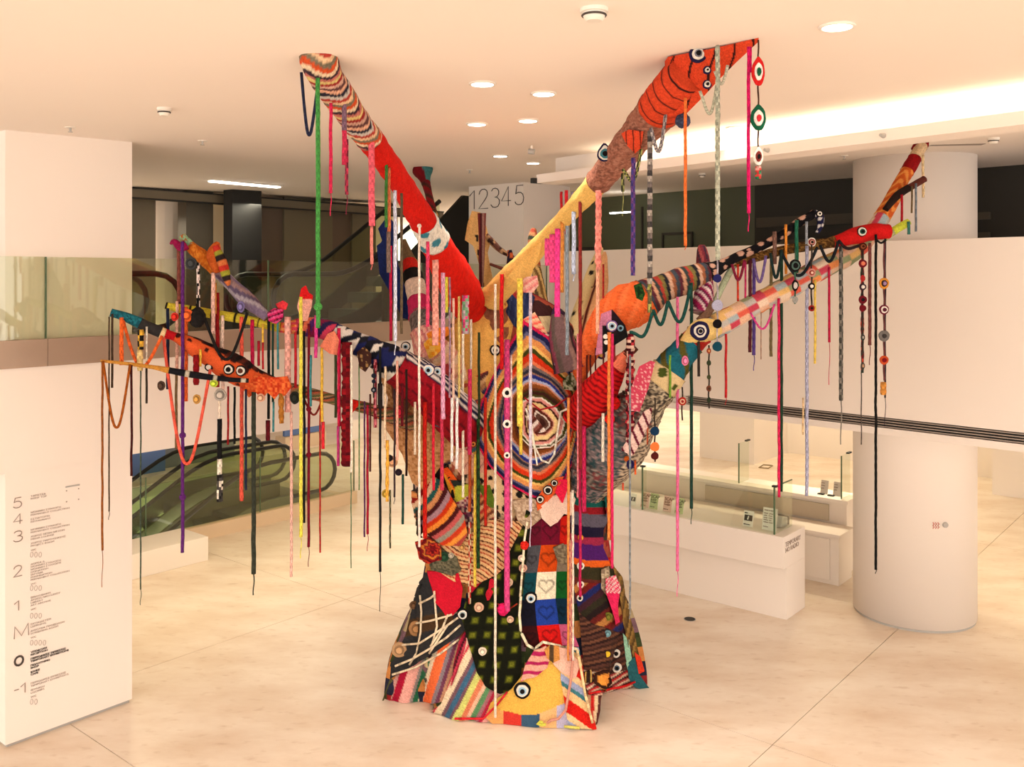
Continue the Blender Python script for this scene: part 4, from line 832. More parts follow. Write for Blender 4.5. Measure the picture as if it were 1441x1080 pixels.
def spiral(x, y):
    d = segd(x, y, INP); k = .94+.12*h2(round(x), round(y))
    c = pal([((70, 66, 26), 5), ((244, 236, 220), 3), ((226, 150, 140), 6), ((66, 24, 18), 4), ((244, 214, 150), 9), ((224, 150, 130), 2.5), ((90, 36, 26), 6), ((236, 224, 210), 2.5), ((90, 60, 50), 6), ((60, 30, 24), 40)], min(.999, (d+2.2*math.sin(math.atan2(y-592, x-757)))/52)); return tuple(v*k for v in c)
patch(NM, [(x+(x-757)*.08, y+(y-590)*.08) for x, y in INP], spiral, step=1.4, label='round spiral with a cream and pink core', off=.075)
patch(NM, [(738, 572), (752, 586), (768, 606), (758, 608), (742, 604)], stripes([(90, 40, 30), (236, 220, 210), (140, 80, 70)], 40, 14), step=1.4, off=.085)
# around the spiral
patch(NM, [(788, 536), (800, 524), (812, 526), (816, 540), (806, 550), (790, 548)], speck([(200, 200, 170), (60, 66, 40), (150, 160, 120)], 2.2), off=.09, fold=.01, fper=3, label='tweed grey tuft')
patch(NM, [(776, 512), (786, 500), (812, 500), (824, 512), (816, 522), (796, 524), (782, 522)], stripes([(160, 120, 126), (96, 80, 120), (190, 150, 150), (80, 60, 70)], 80, 12, 2), off=.09, fold=.012, fper=4, label='mauve fold at the top of the spiral')
patch(NM, [(786, 548), (808, 552), (818, 590), (812, 612), (802, 600), (798, 574)], stripes([((36, 46, 120), 4), ((180, 190, 216), 4), ((214, 214, 226), 2)], 20, 11))
patch(NM, [(806, 600), (818, 606), (816, 680), (800, 690), (804, 650)], stripes([(110, 90, 60), (70, 56, 40)], 10, 9), label='brown strip beside the spiral')
patch(NM, [(800, 640), (850, 644), (858, 690), (852, 702), (806, 694)], NETC, label='cream net over dark wool', off=.03)
patch(NM, [(822, 662), (856, 672), (850, 694), (816, 686)], stripes([(84, 50, 40), (66, 38, 32), (110, 70, 56)], 12, 10), label='brown ribbed square', off=.06)
patch(NM, [(806, 688), (852, 694), (848, 704), (810, 700)], stripes([(220, 190, 160), (170, 50, 50), (90, 40, 40)], 60, 10, 1), off=.06)
# white and black floral piece, lace, geometric flag
patch(NM, [(668, 640), (690, 656), (714, 682), (744, 700), (748, 716), (722, 728), (704, 722), (686, 700), (672, 664)], spots((234, 200, 154), (24, 24, 20), 18, 5), label='cream patch printed with black blossoms')
patch(NM, [(612, 602), (648, 596), (690, 640), (684, 664), (650, 668), (630, 640)], multi((lambda x, y: abs(math.sin(x/7+y/9)) < .12, solid((160, 90, 90))), solid((230, 176, 150), .06)), label='pale pink lace patch')
patch(NM, [(640, 570), (668, 584), (672, 640), (655, 632), (638, 606)], stripes([(40, 50, 80), (190, 150, 120), (150, 40, 70), (60, 90, 90), (210, 160, 60)], 55, 26, 1))
patch(NM, [(676, 682), (690, 682), (700, 716), (688, 712), (678, 698)], solid((96, 120, 36)), label='moss green triangle')
patch(NM, [(676, 690), (700, 730), (668, 742), (664, 700)], stripes([(226, 150, 90), (120, 60, 40), (236, 190, 140), (190, 60, 50)], 50, 18, 1))
patch(NM, [(612, 662), (632, 652), (642, 700), (634, 700), (620, 686)], solid((34, 26, 18)), label='black strip of the flag patch')
patch(NM, [(624, 660), (632, 657), (646, 676), (662, 682), (660, 698), (644, 706), (634, 690)], multi((lambda x, y: y > 683+.2*(646-x) and x > 642, solid((184, 186, 58))), (lambda x, y: x > 635 and y > 674 and x-635 > (y-674)*.5, solid((40, 44, 40))), (lambda x, y: x-622 > (y-655)*.55, solid((234, 90, 26))), solid((240, 160, 44))), label='flag patch of orange, black and lime triangles')
patch(NM, [(640, 706), (666, 694), (676, 728), (656, 742), (644, 730)], speck([(110, 60, 80), (60, 40, 50), (190, 150, 140), (150, 40, 70), (214, 180, 160)], 3), label='shaggy mauve and cream patch')
# rust striped bulge
patch(NM, [(585, 678), (612, 667), (628, 676), (642, 702), (657, 722), (662, 748), (652, 764), (626, 764), (604, 746), (594, 726)], arcs([(88, 98, 90), (176, 40, 22), (200, 160, 140), (52, 40, 40), (230, 150, 84), (150, 26, 18), (226, 188, 154), (32, 84, 80), (212, 142, 92), (72, 22, 26), (168, 130, 140), (204, 54, 18), (238, 142, 54), (70, 20, 22), (198, 90, 88), (150, 146, 130), (206, 60, 30), (236, 150, 60), (170, 70, 60)], 548, 652, 30, 122, 1.0, 1), off=.10, fold=.01, fper=16, label='bulging patch of curved rust, teal and cream stripes', step=1.4)
patch(NM, [(590, 714), (598, 722), (604, 744), (596, 754), (587, 748)], solid((44, 34, 26)), off=.10)
patch(NM, [(604, 752), (628, 764), (660, 752), (690, 728), (732, 732), (742, 742), (724, 782), (700, 806), (668, 822), (642, 816), (616, 800), (604, 778)], stripes([((230, 186, 132), 4), ((92, 46, 30), 2), ((222, 170, 120), 3), ((170, 60, 40), 1.6)], 115, 11, 3.2), off=.07, label='patch of wavy cream, brown and red lines', step=1.4)
patch(NM, [(606, 776), (622, 768), (646, 780), (652, 800), (640, 808), (612, 800)], speck([(96, 92, 72), (120, 114, 90), (70, 70, 56)]), off=.085, label='olive grey felt patch')
patch(NM, [(597, 758), (612, 752), (626, 764), (628, 782), (612, 788), (600, 784)], arcs([(130, 16, 24), (90, 10, 20), (190, 50, 30), (110, 20, 30), (220, 130, 50)], 616, 768, 0, 13, 1, 1.5), off=.12, fold=.012, fper=3, label='ruffled maroon rosette')
patch(NM, [(668, 814), (690, 806), (700, 820), (690, 842), (668, 846), (660, 834)], solid((196, 28, 50)), off=.06, label='small crimson patch')
patch(NM, [(606, 802), (648, 804), (654, 826), (650, 852), (640, 864), (630, 864), (616, 846)], solid((206, 24, 48), .06), off=.07, fold=.006, fper=9, label='smooth crimson patch')
# grey knit with white net, striped skirts
patch(NM, [(592, 822), (604, 804), (614, 840), (630, 866), (648, 862), (658, 848), (660, 880), (650, 892), (600, 926), (550, 954), (552, 934), (572, 894)], multi((lambda x, y: 866 < y-.25*(600-x) < 888 and x < 640, solid((76, 54, 34))), solid((48, 48, 50), .12)), off=.04, label='charcoal knitted patch')
S1 = [((84, 84, 50), 6), ((200, 150, 140), 6), ((172, 22, 54), 10), ((236, 172, 160), 14), ((150, 140, 136), 4), ((40, 104, 72), 7), ((230, 212, 182), 6), ((240, 112, 62), 13), ((136, 124, 132), 5), ((112, 60, 84), 5), ((192, 142, 112), 8), ((190, 186, 112), 9), ((206, 196, 150), 5), ((120, 100, 100), 12)]
patch('skirt_patch', [(538, 986), (550, 953), (600, 926), (650, 892), (656, 898), (640, 950), (624, 986), (612, 988), (580, 989)], stripes(S1, 17, 113, 0, 538, 986), off=.02, fold=.022, fper=7, label='pink, green and orange striped skirt at the lower left', step=1.4)
S2 = [((206, 60, 80), 3), ((236, 214, 180), 9), ((120, 84, 92), 5), ((60, 102, 132), 7), ((120, 80, 90), 4), ((212, 216, 122), 9), ((222, 128, 92), 7), ((236, 190, 160), 5), ((92, 142, 96), 7), ((170, 110, 120), 5), ((190, 40, 70), 5), ((236, 170, 160), 8), ((228, 220, 166), 9), ((140, 110, 120), 8), ((230, 190, 170), 9)]
patch('skirt_patch', [(610, 998), (622, 990), (640, 942), (650, 908), (660, 892), (668, 916), (676, 944), (690, 962), (714, 974), (702, 996), (690, 1014), (652, 1012), (622, 1006)], stripes(S2, 27, 100, 0, 612, 998), off=.05, fold=.014, fper=6, label='skirt of pastel slanting stripes at the front left', step=1.4)
patch(NM, [(648, 900), (658, 884), (662, 890), (644, 946), (636, 964), (640, 934)], stripes([(150, 20, 50), (60, 20, 30), (190, 60, 80)], 20, 9), off=.06)
# black granny squares
patch(NM, [(742, 702), (752, 716), (744, 748), (740, 790), (736, 830), (733, 880), (735, 936), (730, 966), (704, 972), (684, 962), (672, 944), (660, 900), (652, 866), (658, 840), (690, 806), (716, 776), (734, 740)], granny(20.5, 682, 860), off=.07, fold=.012, fper=9, label='black blanket of squares with glowing yellow green centres', step=1.4)
# squares with hearts
cols = [[(744, 722), (741, 766), (734, 804), (731, 842), (733, 878), (738, 908)], [(761, 726), (760, 765), (755, 803), (752, 842), (755, 878), (760, 908)], [(787, 726), (785, 764), (781, 802), (780, 840), (785, 876), (790, 906)], [(800, 722), (799, 764), (798, 802), (798, 840), (800, 876), (813, 908)]]
SQC = [[(96, 16, 38), (112, 12, 42), (202, 28, 16)], [(74, 74, 80), (204, 72, 16), (132, 116, 98)], [(12, 66, 76), (240, 228, 200), (16, 88, 32)], [(16, 16, 32), (32, 62, 152), (12, 42, 62)], [(52, 10, 12), (204, 22, 20), (204, 92, 132)]]
for r in range(5):
    for c in range(3):
        q = [cols[c][r], cols[c+1][r], cols[c+1][r+1], cols[c][r+1]]; cx_ = sum(p[0] for p in q)/4; cy_ = sum(p[1] for p in q)/4
        patch('knitted_square', q, heart(SQC[r][c], cx_, cy_, 9 if c == 1 else 6), off=.06+.004*((r+c) % 2), step=1.4, label=None)
patch(NM, [(776, 768), (790, 762), (799, 776), (794, 792), (782, 788)], speck([(120, 106, 84), (150, 136, 110), (96, 84, 70)]), off=.08)
# drape above the squares
patch(NM, [(720, 702), (748, 700), (768, 706), (766, 722), (742, 742), (728, 730)], speck([(176, 150, 124), (200, 176, 150), (150, 124, 100)]), off=.085, label='beige mesh drape')
patch(NM, [(756, 712), (774, 696), (798, 688), (806, 700), (800, 722), (790, 720), (782, 732), (772, 738), (760, 726)], solid((238, 206, 188), .04), off=.10, fold=.008, fper=6, label='soft pink white drape')
patch(NM, [(778, 690), (784, 672), (796, 672), (794, 688), (788, 706)], solid((232, 34, 74)), off=.115, label='hot pink tongue')
patch(NM, [(752, 700), (764, 684), (780, 670), (790, 668), (778, 692), (760, 712), (754, 716)], solid((226, 92, 44)), off=.11, label='orange strip carrying two eyes')
# dark column at the right
DC = [((18, 88, 82), 14), ((138, 22, 32), 9), ((92, 86, 102), 18), ((26, 20, 48), 15), ((152, 40, 72), 10), ((76, 26, 104), 22), ((222, 96, 30), 9), ((52, 48, 28), 18), ((96, 40, 34), 12)]
def dcol(x, y):
    t = (y-693-.12*(x-800)-3*math.sin((x-800)/16))/127; c = pal(DC, max(0, min(.999, t))); k = .9+.18*h2(round(x), round(y)); return tuple(v*k for v in c)
patch(NM, [(796, 692), (853, 698), (852, 730), (846, 744), (846, 770), (858, 800), (866, 822), (806, 822), (802, 770), (797, 730)], dcol, off=.05, label='dark column of teal, grey, navy, purple and orange bands', step=1.4)
patch(NM, [(804, 818), (866, 820), (876, 850), (884, 890), (850, 896), (818, 890), (812, 860)], stripes([(34, 22, 22), (96, 30, 26), (176, 118, 62), (110, 26, 22), (28, 36, 92), (60, 30, 40), (44, 40, 26)], 52, 62, 0, 806, 800), off=.055, label='patch of diagonal brown, mustard and navy bands')
patch(NM, [(812, 860), (830, 876), (852, 884), (884, 892), (890, 936), (852, 946), (820, 940)], arcs([(56, 34, 28), (106, 66, 48), (40, 24, 22), (84, 50, 40)], 812, 800, 0, 14, 1.0, 1), off=.065, label='brown ribbed patch at the right foot')
patch('skirt_patch', [(814, 940), (850, 944), (886, 932), (894, 960), (880, 968), (836, 978), (828, 976)], stripes([(226, 190, 160), (60, 30, 30), (170, 60, 60), (230, 200, 170), (90, 50, 50), (200, 40, 40)], 62, 16, 0), off=.05, fold=.01, fper=5, label='thin striped hem at the right foot')
patch(NM, [(834, 946), (852, 938), (858, 956), (846, 968), (834, 958)], multi((lambda x, y: segd(x, y, [(836, 947), (851, 940), (856, 955), (846, 965), (836, 957)]) < 2.2, solid((50, 24, 16))), solid((236, 150, 60))), off=.085, label='orange crocheted square with a dark rim')
patch(NM, [(818, 944), (830, 940), (834, 956), (822, 958)], multi((lambda x, y: abs(math.sin(x/2.2)) < .3, solid((214, 170, 90))), solid((40, 26, 20))), off=.085)
patch(NM, [(858, 794), (868, 812), (878, 850), (890, 886), (898, 926), (888, 936), (876, 890), (868, 850)], stripes([(112, 84, 42), (80, 60, 34), (150, 116, 60)], 12, 9, 1), off=.07, fold=.01, fper=4, label='olive brown fringe along the right edge')
patch(NM, [(872, 888), (882, 898), (888, 932), (882, 944), (876, 920)], solid((150, 200, 172)), off=.075, label='mint strip')
patch(NM, [(880, 930), (890, 920), (896, 944), (912, 966), (908, 969), (890, 962), (882, 950)], solid((40, 96, 104)), off=.08, label='teal pointed tail touching the floor')
patch(NM, [(890, 914), (898, 920), (904, 940), (896, 944)], solid((220, 60, 36)), off=.085)
patch(NM, [(842, 800), (852, 796), (856, 830), (850, 838), (842, 826)], speck([(170, 150, 120), (206, 190, 160), (140, 120, 100)]), off=.07)
patch(NM, [(846, 812), (860, 808), (866, 826), (862, 850), (866, 872), (858, 876), (852, 846), (846, 830)], multi((lambda x, y: y < 832 and math.sin(x*1.2+y) > .4, solid((236, 220, 214))), solid((222, 40, 92))), off=.09, fold=.01, fper=3, label='pink shaggy ornament')
patch('skirt_patch', [(818, 926), (832, 948), (848, 974), (846, 990), (840, 1019), (832, 1020), (824, 980)], stripes([(206, 40, 36), (230, 200, 160), (90, 40, 40), (220, 170, 130)], 8, 20, 1), off=.03, label='folded striped side of the front foot')
# yellow fish and its red striped side at the front
def fish(x, y):
    if y > 1000-.34*max(0, x-752)-.22*max(0, 735-x): return pal([(238, 170, 100), (214, 60, 50), (60, 92, 120), (240, 190, 130), (196, 190, 220), (238, 176, 110)], (x-684)/150)
    k = .95+.08*h2(round(x), round(y)); return tuple(v*k for v in (238, 188, 84))
patch('skirt_patch', [(684, 1004), (692, 984), (720, 966), (738, 944), (756, 922), (772, 910), (790, 914), (800, 930), (810, 990), (820, 1014), (828, 1020), (800, 1021), (760, 1019), (720, 1015), (694, 1012)], fish, off=.09, fold=.008, fper=15, label='plain yellow fish shaped patch at the front foot', step=1.4)
patch('skirt_patch', [(788, 914), (800, 908), (812, 908), (818, 940), (824, 980), (836, 1022), (826, 1021), (800, 1019), (794, 984), (788, 950)], stripes([((212, 32, 22), 16), ((236, 200, 150), 8), ((160, 170, 204), 8), ((62, 122, 132), 5), ((238, 196, 140), 10)], 126, 47, 0, 790, 914), off=.10, label='diagonal red, cream and blue stripes beside the fish', step=1.4)
patch(NM, [(766, 912), (772, 904), (796, 908), (814, 928), (808, 950), (788, 940), (778, 930)], solid((240, 190, 170), .05), off=.115, label='pale pink flap')
patch(NM, [(752, 910), (766, 904), (774, 912), (768, 934), (752, 946), (734, 952), (740, 930)], multi((lambda x, y: math.sin(y/2.1) > .3, solid((176, 34, 90))), solid((236, 170, 150))), off=.12, fold=.01, fper=3, label='pink and crimson ruffle')
patch(NM, [(764, 908), (772, 902), (784, 904), (786, 922), (776, 926), (768, 920)], multi((lambda x, y: abs(x-774) < 3, solid((80, 60, 40))), solid((206, 140, 70))), off=.13)
# hanging cloths with a depth of their own
patch('net_drape', [(530, 520), (548, 512), (580, 530), (610, 560), (640, 600), (642, 640), (622, 654), (612, 668), (596, 690), (580, 680), (566, 640), (540, 600), (546, 560)], speck([(200, 146, 96), (186, 132, 84), (160, 110, 66), (212, 160, 110)], 2.6), depth=lambda x, y: 8.62+.004*(x-530)*.5, fold=.03, fper=9, label='tan netted cloth hanging below the left limb')
patch('net_drape', [(548, 520), (572, 528), (584, 560), (566, 590), (552, 560)], solid((110, 64, 46)), depth=lambda x, y: 8.50, fold=.02, fper=6, label='brown cloth under the left limb')
patch('net_drape', [(592, 560), (640, 566), (660, 590), (650, 612), (612, 600)], speck([(40, 44, 60), (60, 60, 74), (30, 30, 40), (120, 110, 110)], 3), depth=lambda x, y: 8.42+.006*(x-592)*.6, fold=.02, fper=7, label='charcoal ruffle under the red sleeve')
patch('cloth_drape', [(546, 303), (553, 312), (557, 345), (560, 372), (574, 420), (578, 450), (566, 448), (548, 410), (534, 386), (530, 346), (538, 340), (532, 322)], solid((26, 40, 92)), depth=lambda x, y: 9.9, fold=.03, fper=5, label='ragged navy cloth at the back of the crown')
patch('cloth_drape', [(461, 470), (470, 466), (478, 480), (474, 500), (464, 498), (450, 488)], solid((232, 132, 104), .06), depth=lambda x, y: 8.0, fold=.02, fper=4, label='salmon cloth knot on the left limb')
patch('cloth_drape', [(502, 496), (512, 488), (522, 498), (522, 512), (514, 524), (506, 518)], spots((60, 34, 28), (170, 130, 80), 8, 1.6), depth=lambda x, y: 8.02, fold=.02, fper=4, label='brown crocheted flap on the left limb')
patch('cloth_drape', [(418, 432), (424, 406), (430, 402), (434, 412), (440, 416), (438, 432), (432, 452), (424, 452)], multi((lambda x, y: y < 422, solid((216, 30, 34))), solid((238, 176, 160))), depth=lambda x, y: 7.95, fold=.02, fper=4, label='red flower on a pink funnel')
patch('cloth_drape', [(376, 440), (386, 434), (398, 436), (398, 448), (388, 456), (378, 452)], stripes([(216, 40, 110), (90, 14, 40), (230, 90, 150)], 70, 7), depth=lambda x, y: 7.93, fold=.02, fper=3, label='magenta rosette on the yellow branch')
patch('cloth_drape', [(388, 428), (398, 423), (405, 428), (402, 436), (392, 436)], solid((226, 60, 70)), depth=lambda x, y: 7.95, fold=.02, fper=3)
patch('cloth_drape', [(485, 560), (508, 566), (494, 584), (484, 580)], solid((214, 34, 22)), depth=lambda x, y: 8.06, label='small red triangular flag')
patch('net_drape', [(846, 442), (862, 436), (880, 458), (884, 474), (862, 488), (850, 498), (838, 500), (842, 470)], multi((lambda x, y: x > 861 and y < 464+.6*(880-x), solid((34, 22, 30))), (lambda x, y: x > 848 and y > 458, solid((20, 18, 20))), solid((196, 120, 150))), depth=lambda x, y: 8.36, fold=.015, fper=5, label='black and mauve mask with eyes on the orange cover')
patch('net_drape', [(892, 402), (902, 398), (908, 414), (904, 424), (896, 420)], speck([(30, 70, 30), (50, 96, 40), (24, 50, 26)]), depth=lambda x, y: 8.4, fold=.02, fper=3, label='dark green tuft')
patch('net_drape', [(900, 516), (916, 508), (922, 510), (912, 548), (900, 580), (884, 578), (888, 548)], spots((204, 70, 96), (236, 180, 180), 6, 1.5), depth=lambda x, y: 8.22, fold=.01, label='pink dotted wedge on the netted limb')
patch('net_drape', [(906, 580), (918, 574), (916, 592), (900, 626), (890, 642), (874, 634), (888, 612)], multi((lambda x, y: abs(((x-.45*y) % 13)-6) < 2, solid((96, 24, 44))), solid((232, 196, 186))), depth=lambda x, y: 8.16, label='pink edging with a maroon zigzag')
patch('cloth_drape', [(664, 297), (676, 299), (684, 318), (690, 342), (686, 356), (694, 396), (690, 410), (680, 404), (674, 372), (666, 346), (654, 338), (658, 314)], multi((lambda x, y: 670 < x-.12*(y-340) < 673.5 and y > 330 and (y % 34) > 12, solid((34, 28, 30))), solid((238, 190, 122), .05)), depth=lambda x, y: 10.2, fold=.05, fper=5, th=.06, label='cream hooded cloth at the back of the crown')
patch('cloth_drape', [(672, 300), (684, 300), (682, 360), (680, 404), (674, 404), (674, 340)], stripes([(70, 26, 30), (150, 110, 100), (110, 40, 40)], 0, 9), depth=lambda x, y: 10.05, label='maroon tassel in front of the cream hood')
patch('fringe', [(352, 528), (380, 532), (404, 530), (410, 545), (400, 558), (394, 552), (386, 562), (376, 552), (368, 564), (360, 552), (350, 560), (342, 548)], speck([(222, 92, 46), (200, 60, 30), (236, 120, 60)], 3), depth=lambda x, y: 7.84, fold=.02, fper=3, label='ragged orange fringe of the fish branch')
patch('cloth_drape', [(596, 480), (620, 472), (636, 486), (652, 504), (658, 534), (640, 548), (614, 522)], stripes([((240, 190, 150), 9), ((226, 150, 130), 3), ((244, 210, 176), 7)], 40, 20, 2), depth=lambda x, y: 8.78, fold=.03, fper=6, label='peach cloth folds above the dark red sleeve')
patch('cloth_drape', [(596, 484), (604, 476), (616, 478), (624, 490), (614, 500), (604, 506)], speck([(240, 176, 60), (236, 150, 40), (246, 196, 90)], 4), depth=lambda x, y: 8.6, fold=.02, fper=4, label='yellow orange blossom above the dark red sleeve')
patch('cloth_drape', [(600, 470), (614, 462), (630, 460), (634, 470), (618, 480), (604, 480)], solid((232, 130, 40)), depth=lambda x, y: 8.64, fold=.02, fper=4, label='orange flap above the dark red sleeve')
patch('cloth_drape', [(616, 516), (630, 512), (638, 522), (630, 534), (618, 530)], solid((150, 50, 50)), depth=lambda x, y: 8.58, fold=.015, fper=4)
patch('cloth_drape', [(716, 388), (734, 366), (752, 348), (764, 338), (758, 360), (750, 380), (742, 408), (733, 400), (724, 396)], solid((240, 192, 108), .05), depth=lambda x, y: 7.92+.004*(y-370), fold=.02, fper=6, label='cream yellow flap hanging under the right big branch')
patch('cloth_drape', [(728, 398), (740, 390), (756, 388), (758, 402), (750, 412), (738, 412), (730, 408)], stripes([(236, 170, 160), (226, 130, 130), (240, 196, 180)], 60, 9, 1), depth=lambda x, y: 7.86, fold=.025, fper=3, label='pink gathered knot under the cream flap')
# orange sail against the ceiling
def sail(x, y):                                        # plane through three points of the sail
    a, b, c = (940, 79, 1/5.57), (1068, 53, 1/5.16), (930, 160, 1/5.80)
    det = (b[0]-a[0])*(c[1]-a[1])-(c[0]-a[0])*(b[1]-a[1])
    u = ((x-a[0])*(c[1]-a[1])-(c[0]-a[0])*(y-a[1]))/det; v = ((b[0]-a[0])*(y-a[1])-(x-a[0])*(b[1]-a[1]))/det
    return 1/(a[2]+u*(b[2]-a[2])+v*(c[2]-a[2]))
SAILC = stripes([((214, 70, 38), 17), ((52, 24, 20), 2.4)], 8, 27, 2.5, 950, 80)
patch('knitted_sail', [(940, 80), (1004, 68), (1068, 53), (1066, 60), (1040, 84), (1012, 112), (990, 136), (968, 158), (938, 166), (905, 158), (922, 128), (940, 108)], SAILC, depth=sail, th=.12, label='orange black striped sail spread against the ceiling', step=1.4)
patch(NM, [(877, 188), (886, 182), (906, 184), (902, 206), (894, 214), (884, 204)], stripes([((224, 76, 44), 8), ((60, 26, 22), 1.5)], 0, 9.5), bvh=bvh_of(ALLV, ALLF), off=.02, label='orange triangle on the brown sleeve')
ALLB = bvh_of(ALLV, ALLF)
# ---------------------------------------------------------------- eyes sewn on the cover
def eye(px, py, r, cs, name='crocheted_eye', Y=None, sx=1, tear=0, lift=.012, parent=None, label=None):
    if Y is None:
        q, n = ray(ALLB, px, py); Y = (q.y if q is not None else 8.9)-lift
    c = P(px, py, Y); mb = MB(); R = r/F*Y; n = 22
    for k, (fr, col) in enumerate(cs):
        yy = -.008*k; ro = R*fr; i = len(mb.v)
        def pt(a, q):
            e = 1+tear*max(0, math.sin(a))**6*(.8 if k < 2 else .2); j = 1+.03*math.sin(3*a+k+px)+.02*math.sin(7*a+px*3)
            return (c.x+math.cos(a)*q*sx*j, c.y+yy, c.z+math.sin(a)*q*e*j)
        for j in range(n): mb.v.append(pt(2*PI*j/n, ro))
        for j in range(n): v = pt(2*PI*j/n, ro*.93); mb.v.append((v[0], v[1]-.009, v[2]))
        for j in range(n):
            mb.f.append((i+j, i+(j+1) % n, i+n+(j+1) % n, i+n+j)); mb.c.append(lin(col))
        mb.f.append(tuple(i+n+j for j in range(n))); mb.c.append(lin(col)); mb.f.append(tuple(i+j for j in range(n-1, -1, -1))); mb.c.append(lin(col))
    o = mb.obj(name, YARN); put(o, parent or tree)
    if label: o['label'] = label
    return o
NV, WH, BK, TL_, GRY, LB = (34, 30, 66), (240, 232, 220), (22, 20, 22), (70, 130, 140), (130, 130, 140), (170, 204, 226)
EN = [(1, NV), (.68, WH), (.42, GRY), (.28, BK)]; EB = [(1, BK), (.72, WH), (.48, LB), (.28, BK)]; EW = [(1, WH), (.5, BK)]; ES = [(1, BK), (.66, WH), (.3, BK)]
for a in ((982, 76, 13, EN), (995, 99, 6, [(1, NV), (.6, WH), (.25, BK)]), (995, 119, 6.5, [(1, NV), (.7, WH), (.35, BK)]), (861, 459, 8, [(1, (120, 90, 150)), (.8, WH), (.6, LB), (.3, BK)]), (873, 462, 6.5, [(1, BK), (.7, (120, 160, 180)), (.35, BK)]),
          (985, 466, 14, [(1, NV), (.66, WH), (.45, NV), (.26, WH), (.2, BK)]), (1213, 326, 7, [(1, BK), (.85, WH), (.55, (30, 80, 70)), (.3, BK)]), (1142, 341, 6.5, [(1, WH), (.72, (150, 50, 50)), (.45, (236, 190, 170)), (.3, BK)]), (1214, 347, 6, [(1, (90, 40, 30)), (.55, (190, 110, 70)), (.3, (80, 30, 24))]),
          (322, 520, 8, [(1, BK), (.75, WH), (.45, BK)]), (339, 522, 8, [(1, BK), (.75, WH), (.45, (90, 50, 40))]), (294, 517, 6, [(1, BK), (.6, WH)]), (603, 521, 9, [(1, (46, 40, 90)), (.85, WH), (.55, LB), (.3, BK)]), (616, 523, 8, [(1, (46, 40, 90)), (.8, WH), (.5, LB), (.25, BK)]), (571, 488, 7, [(1, BK), (.8, WH), (.5, LB), (.3, BK)]),
          (697, 493, 8, [(1, BK), (.72, WH), (.4, BK)]), (735, 972, 12, EB), (747, 842, 9, EB), (651, 865, 8, [(1, BK), (.8, WH), (.55, (170, 190, 190)), (.4, BK)]), (817, 797, 5.5, EW), (817, 823, 5, EW), (816, 842, 4.5, EW), (867, 920, 6, EW), (868, 940, 7, [(1, WH), (.55, (80, 100, 120)), (.35, BK)]), (855, 921, 4, [(1, (230, 190, 50))]),
          (760, 703, 6, [(1, BK), (.8, WH), (.5, BK)]), (771, 690, 7, [(1, BK), (.8, WH), (.55, BK)]), (780, 680, 5, [(1, BK), (.8, WH), (.55, BK)]), (846, 500, 6, [(1, (50, 30, 70)), (.5, (226, 180, 90))]), (852, 474, 3.4, [(1, WH)]), (853, 482, 3.2, [(1, WH)]), (666, 625, 5, [(1, (110, 50, 30)), (.7, (236, 150, 70)), (.3, (90, 40, 30))]), (1153, 301, 5, ES)):
    eye(*a)
eye(851, 217, 11, [(1, NV), (.8, WH), (.62, TL_), (.34, BK)], tear=.5, label='tear shaped navy and teal eye')
# pompoms and small sewn ornaments
def ball(px, py, r, c, name='pompom', Y=None, sy=1, parent=None, lift=0):
    if Y is None:
        q, n = ray(ALLB, px, py); Y = (q.y if q is not None else 8.8)-r/F*8
    o = P(px, py, Y); R = r/F*Y; mb = MB(); nu, nv = 18, 12
    for i in range(nv+1):
        for j in range(nu):
            a = PI*i/nv; b = 2*PI*j/nu; k = R*(.93+.14*h2(i+px, j+py)) if 0 < i < nv else R
            mb.v.append((o.x+k*math.sin(a)*math.cos(b), o.y+k*math.sin(a)*math.sin(b), o.z+k*math.cos(a)*sy))
    for i in range(nv):
        for j in range(nu):
            mb.f.append((i*nu+j, i*nu+(j+1) % nu, (i+1)*nu+(j+1) % nu, (i+1)*nu+j)); mb.c.append(lin([v*(.8+.4*h2(i*3+px, j*7)) for v in c]))
    return put(mb.obj(name, YARN, smooth=False), parent or tree)
for a in ((708, 858, 8.5, (230, 30, 100)), (738, 768, 6, (220, 40, 30)), (858, 790, 5, (222, 40, 34)), (864, 568, 9, (224, 30, 24)), (858, 590, 7, (226, 36, 26)), (817, 757, 4, (240, 160, 60)), (890, 617, 0.1, (0, 0, 0)), (882, 646, 4, (190, 90, 30))):
    if a[2] > 1: ball(*a)
# crocheted net cords over the charcoal patch, roses and lace blossoms
def cordline(name, pts, r, c, lift=.02, Yf=None):
    q3 = []
    for i in range(len(pts)-1):
        m = max(2, int(math.hypot(pts[i+1][0]-pts[i][0], pts[i+1][1]-pts[i][1])/5))
        for k in range(m+(i == len(pts)-2)):
            x = lerp(pts[i][0], pts[i+1][0], k/m); y = lerp(pts[i][1], pts[i+1][1], k/m); q, n = ray(ALLB, x, y)
            Y = Yf if Yf else ((q.y if q is not None else (q3[-1].y if q3 else 8.8))-lift); w_ = P(x, y, Y); w_.z = max(w_.z, .012); q3.append(w_)
    mb = MB().tube(q3, r/2/F*8.8, 6, cfn=lambda a, b: lin([v*(.85+.3*h2(int(a*len(q3)), 1)) for v in c])); return put(mb.obj(name, YARN, smooth=True), tree)
LACE = (226, 206, 176)
for pl in ([(591, 838), (593, 862), (592, 890), (586, 920), (576, 936)], [(611, 832), (613, 858), (615, 882), (608, 908)], [(590, 850), (606, 842), (611, 838)], [(584, 878), (606, 874), (628, 868), (646, 862)], [(566, 908), (590, 906), (612, 892), (636, 876)], [(556, 938), (580, 928), (604, 914), (628, 898), (648, 880)], [(552, 950), (584, 940), (620, 920), (646, 900)], [(630, 866), (622, 886), (606, 910)], [(647, 868), (630, 880), (604, 920)]): cordline('net_cord', pl, 3.2, LACE)
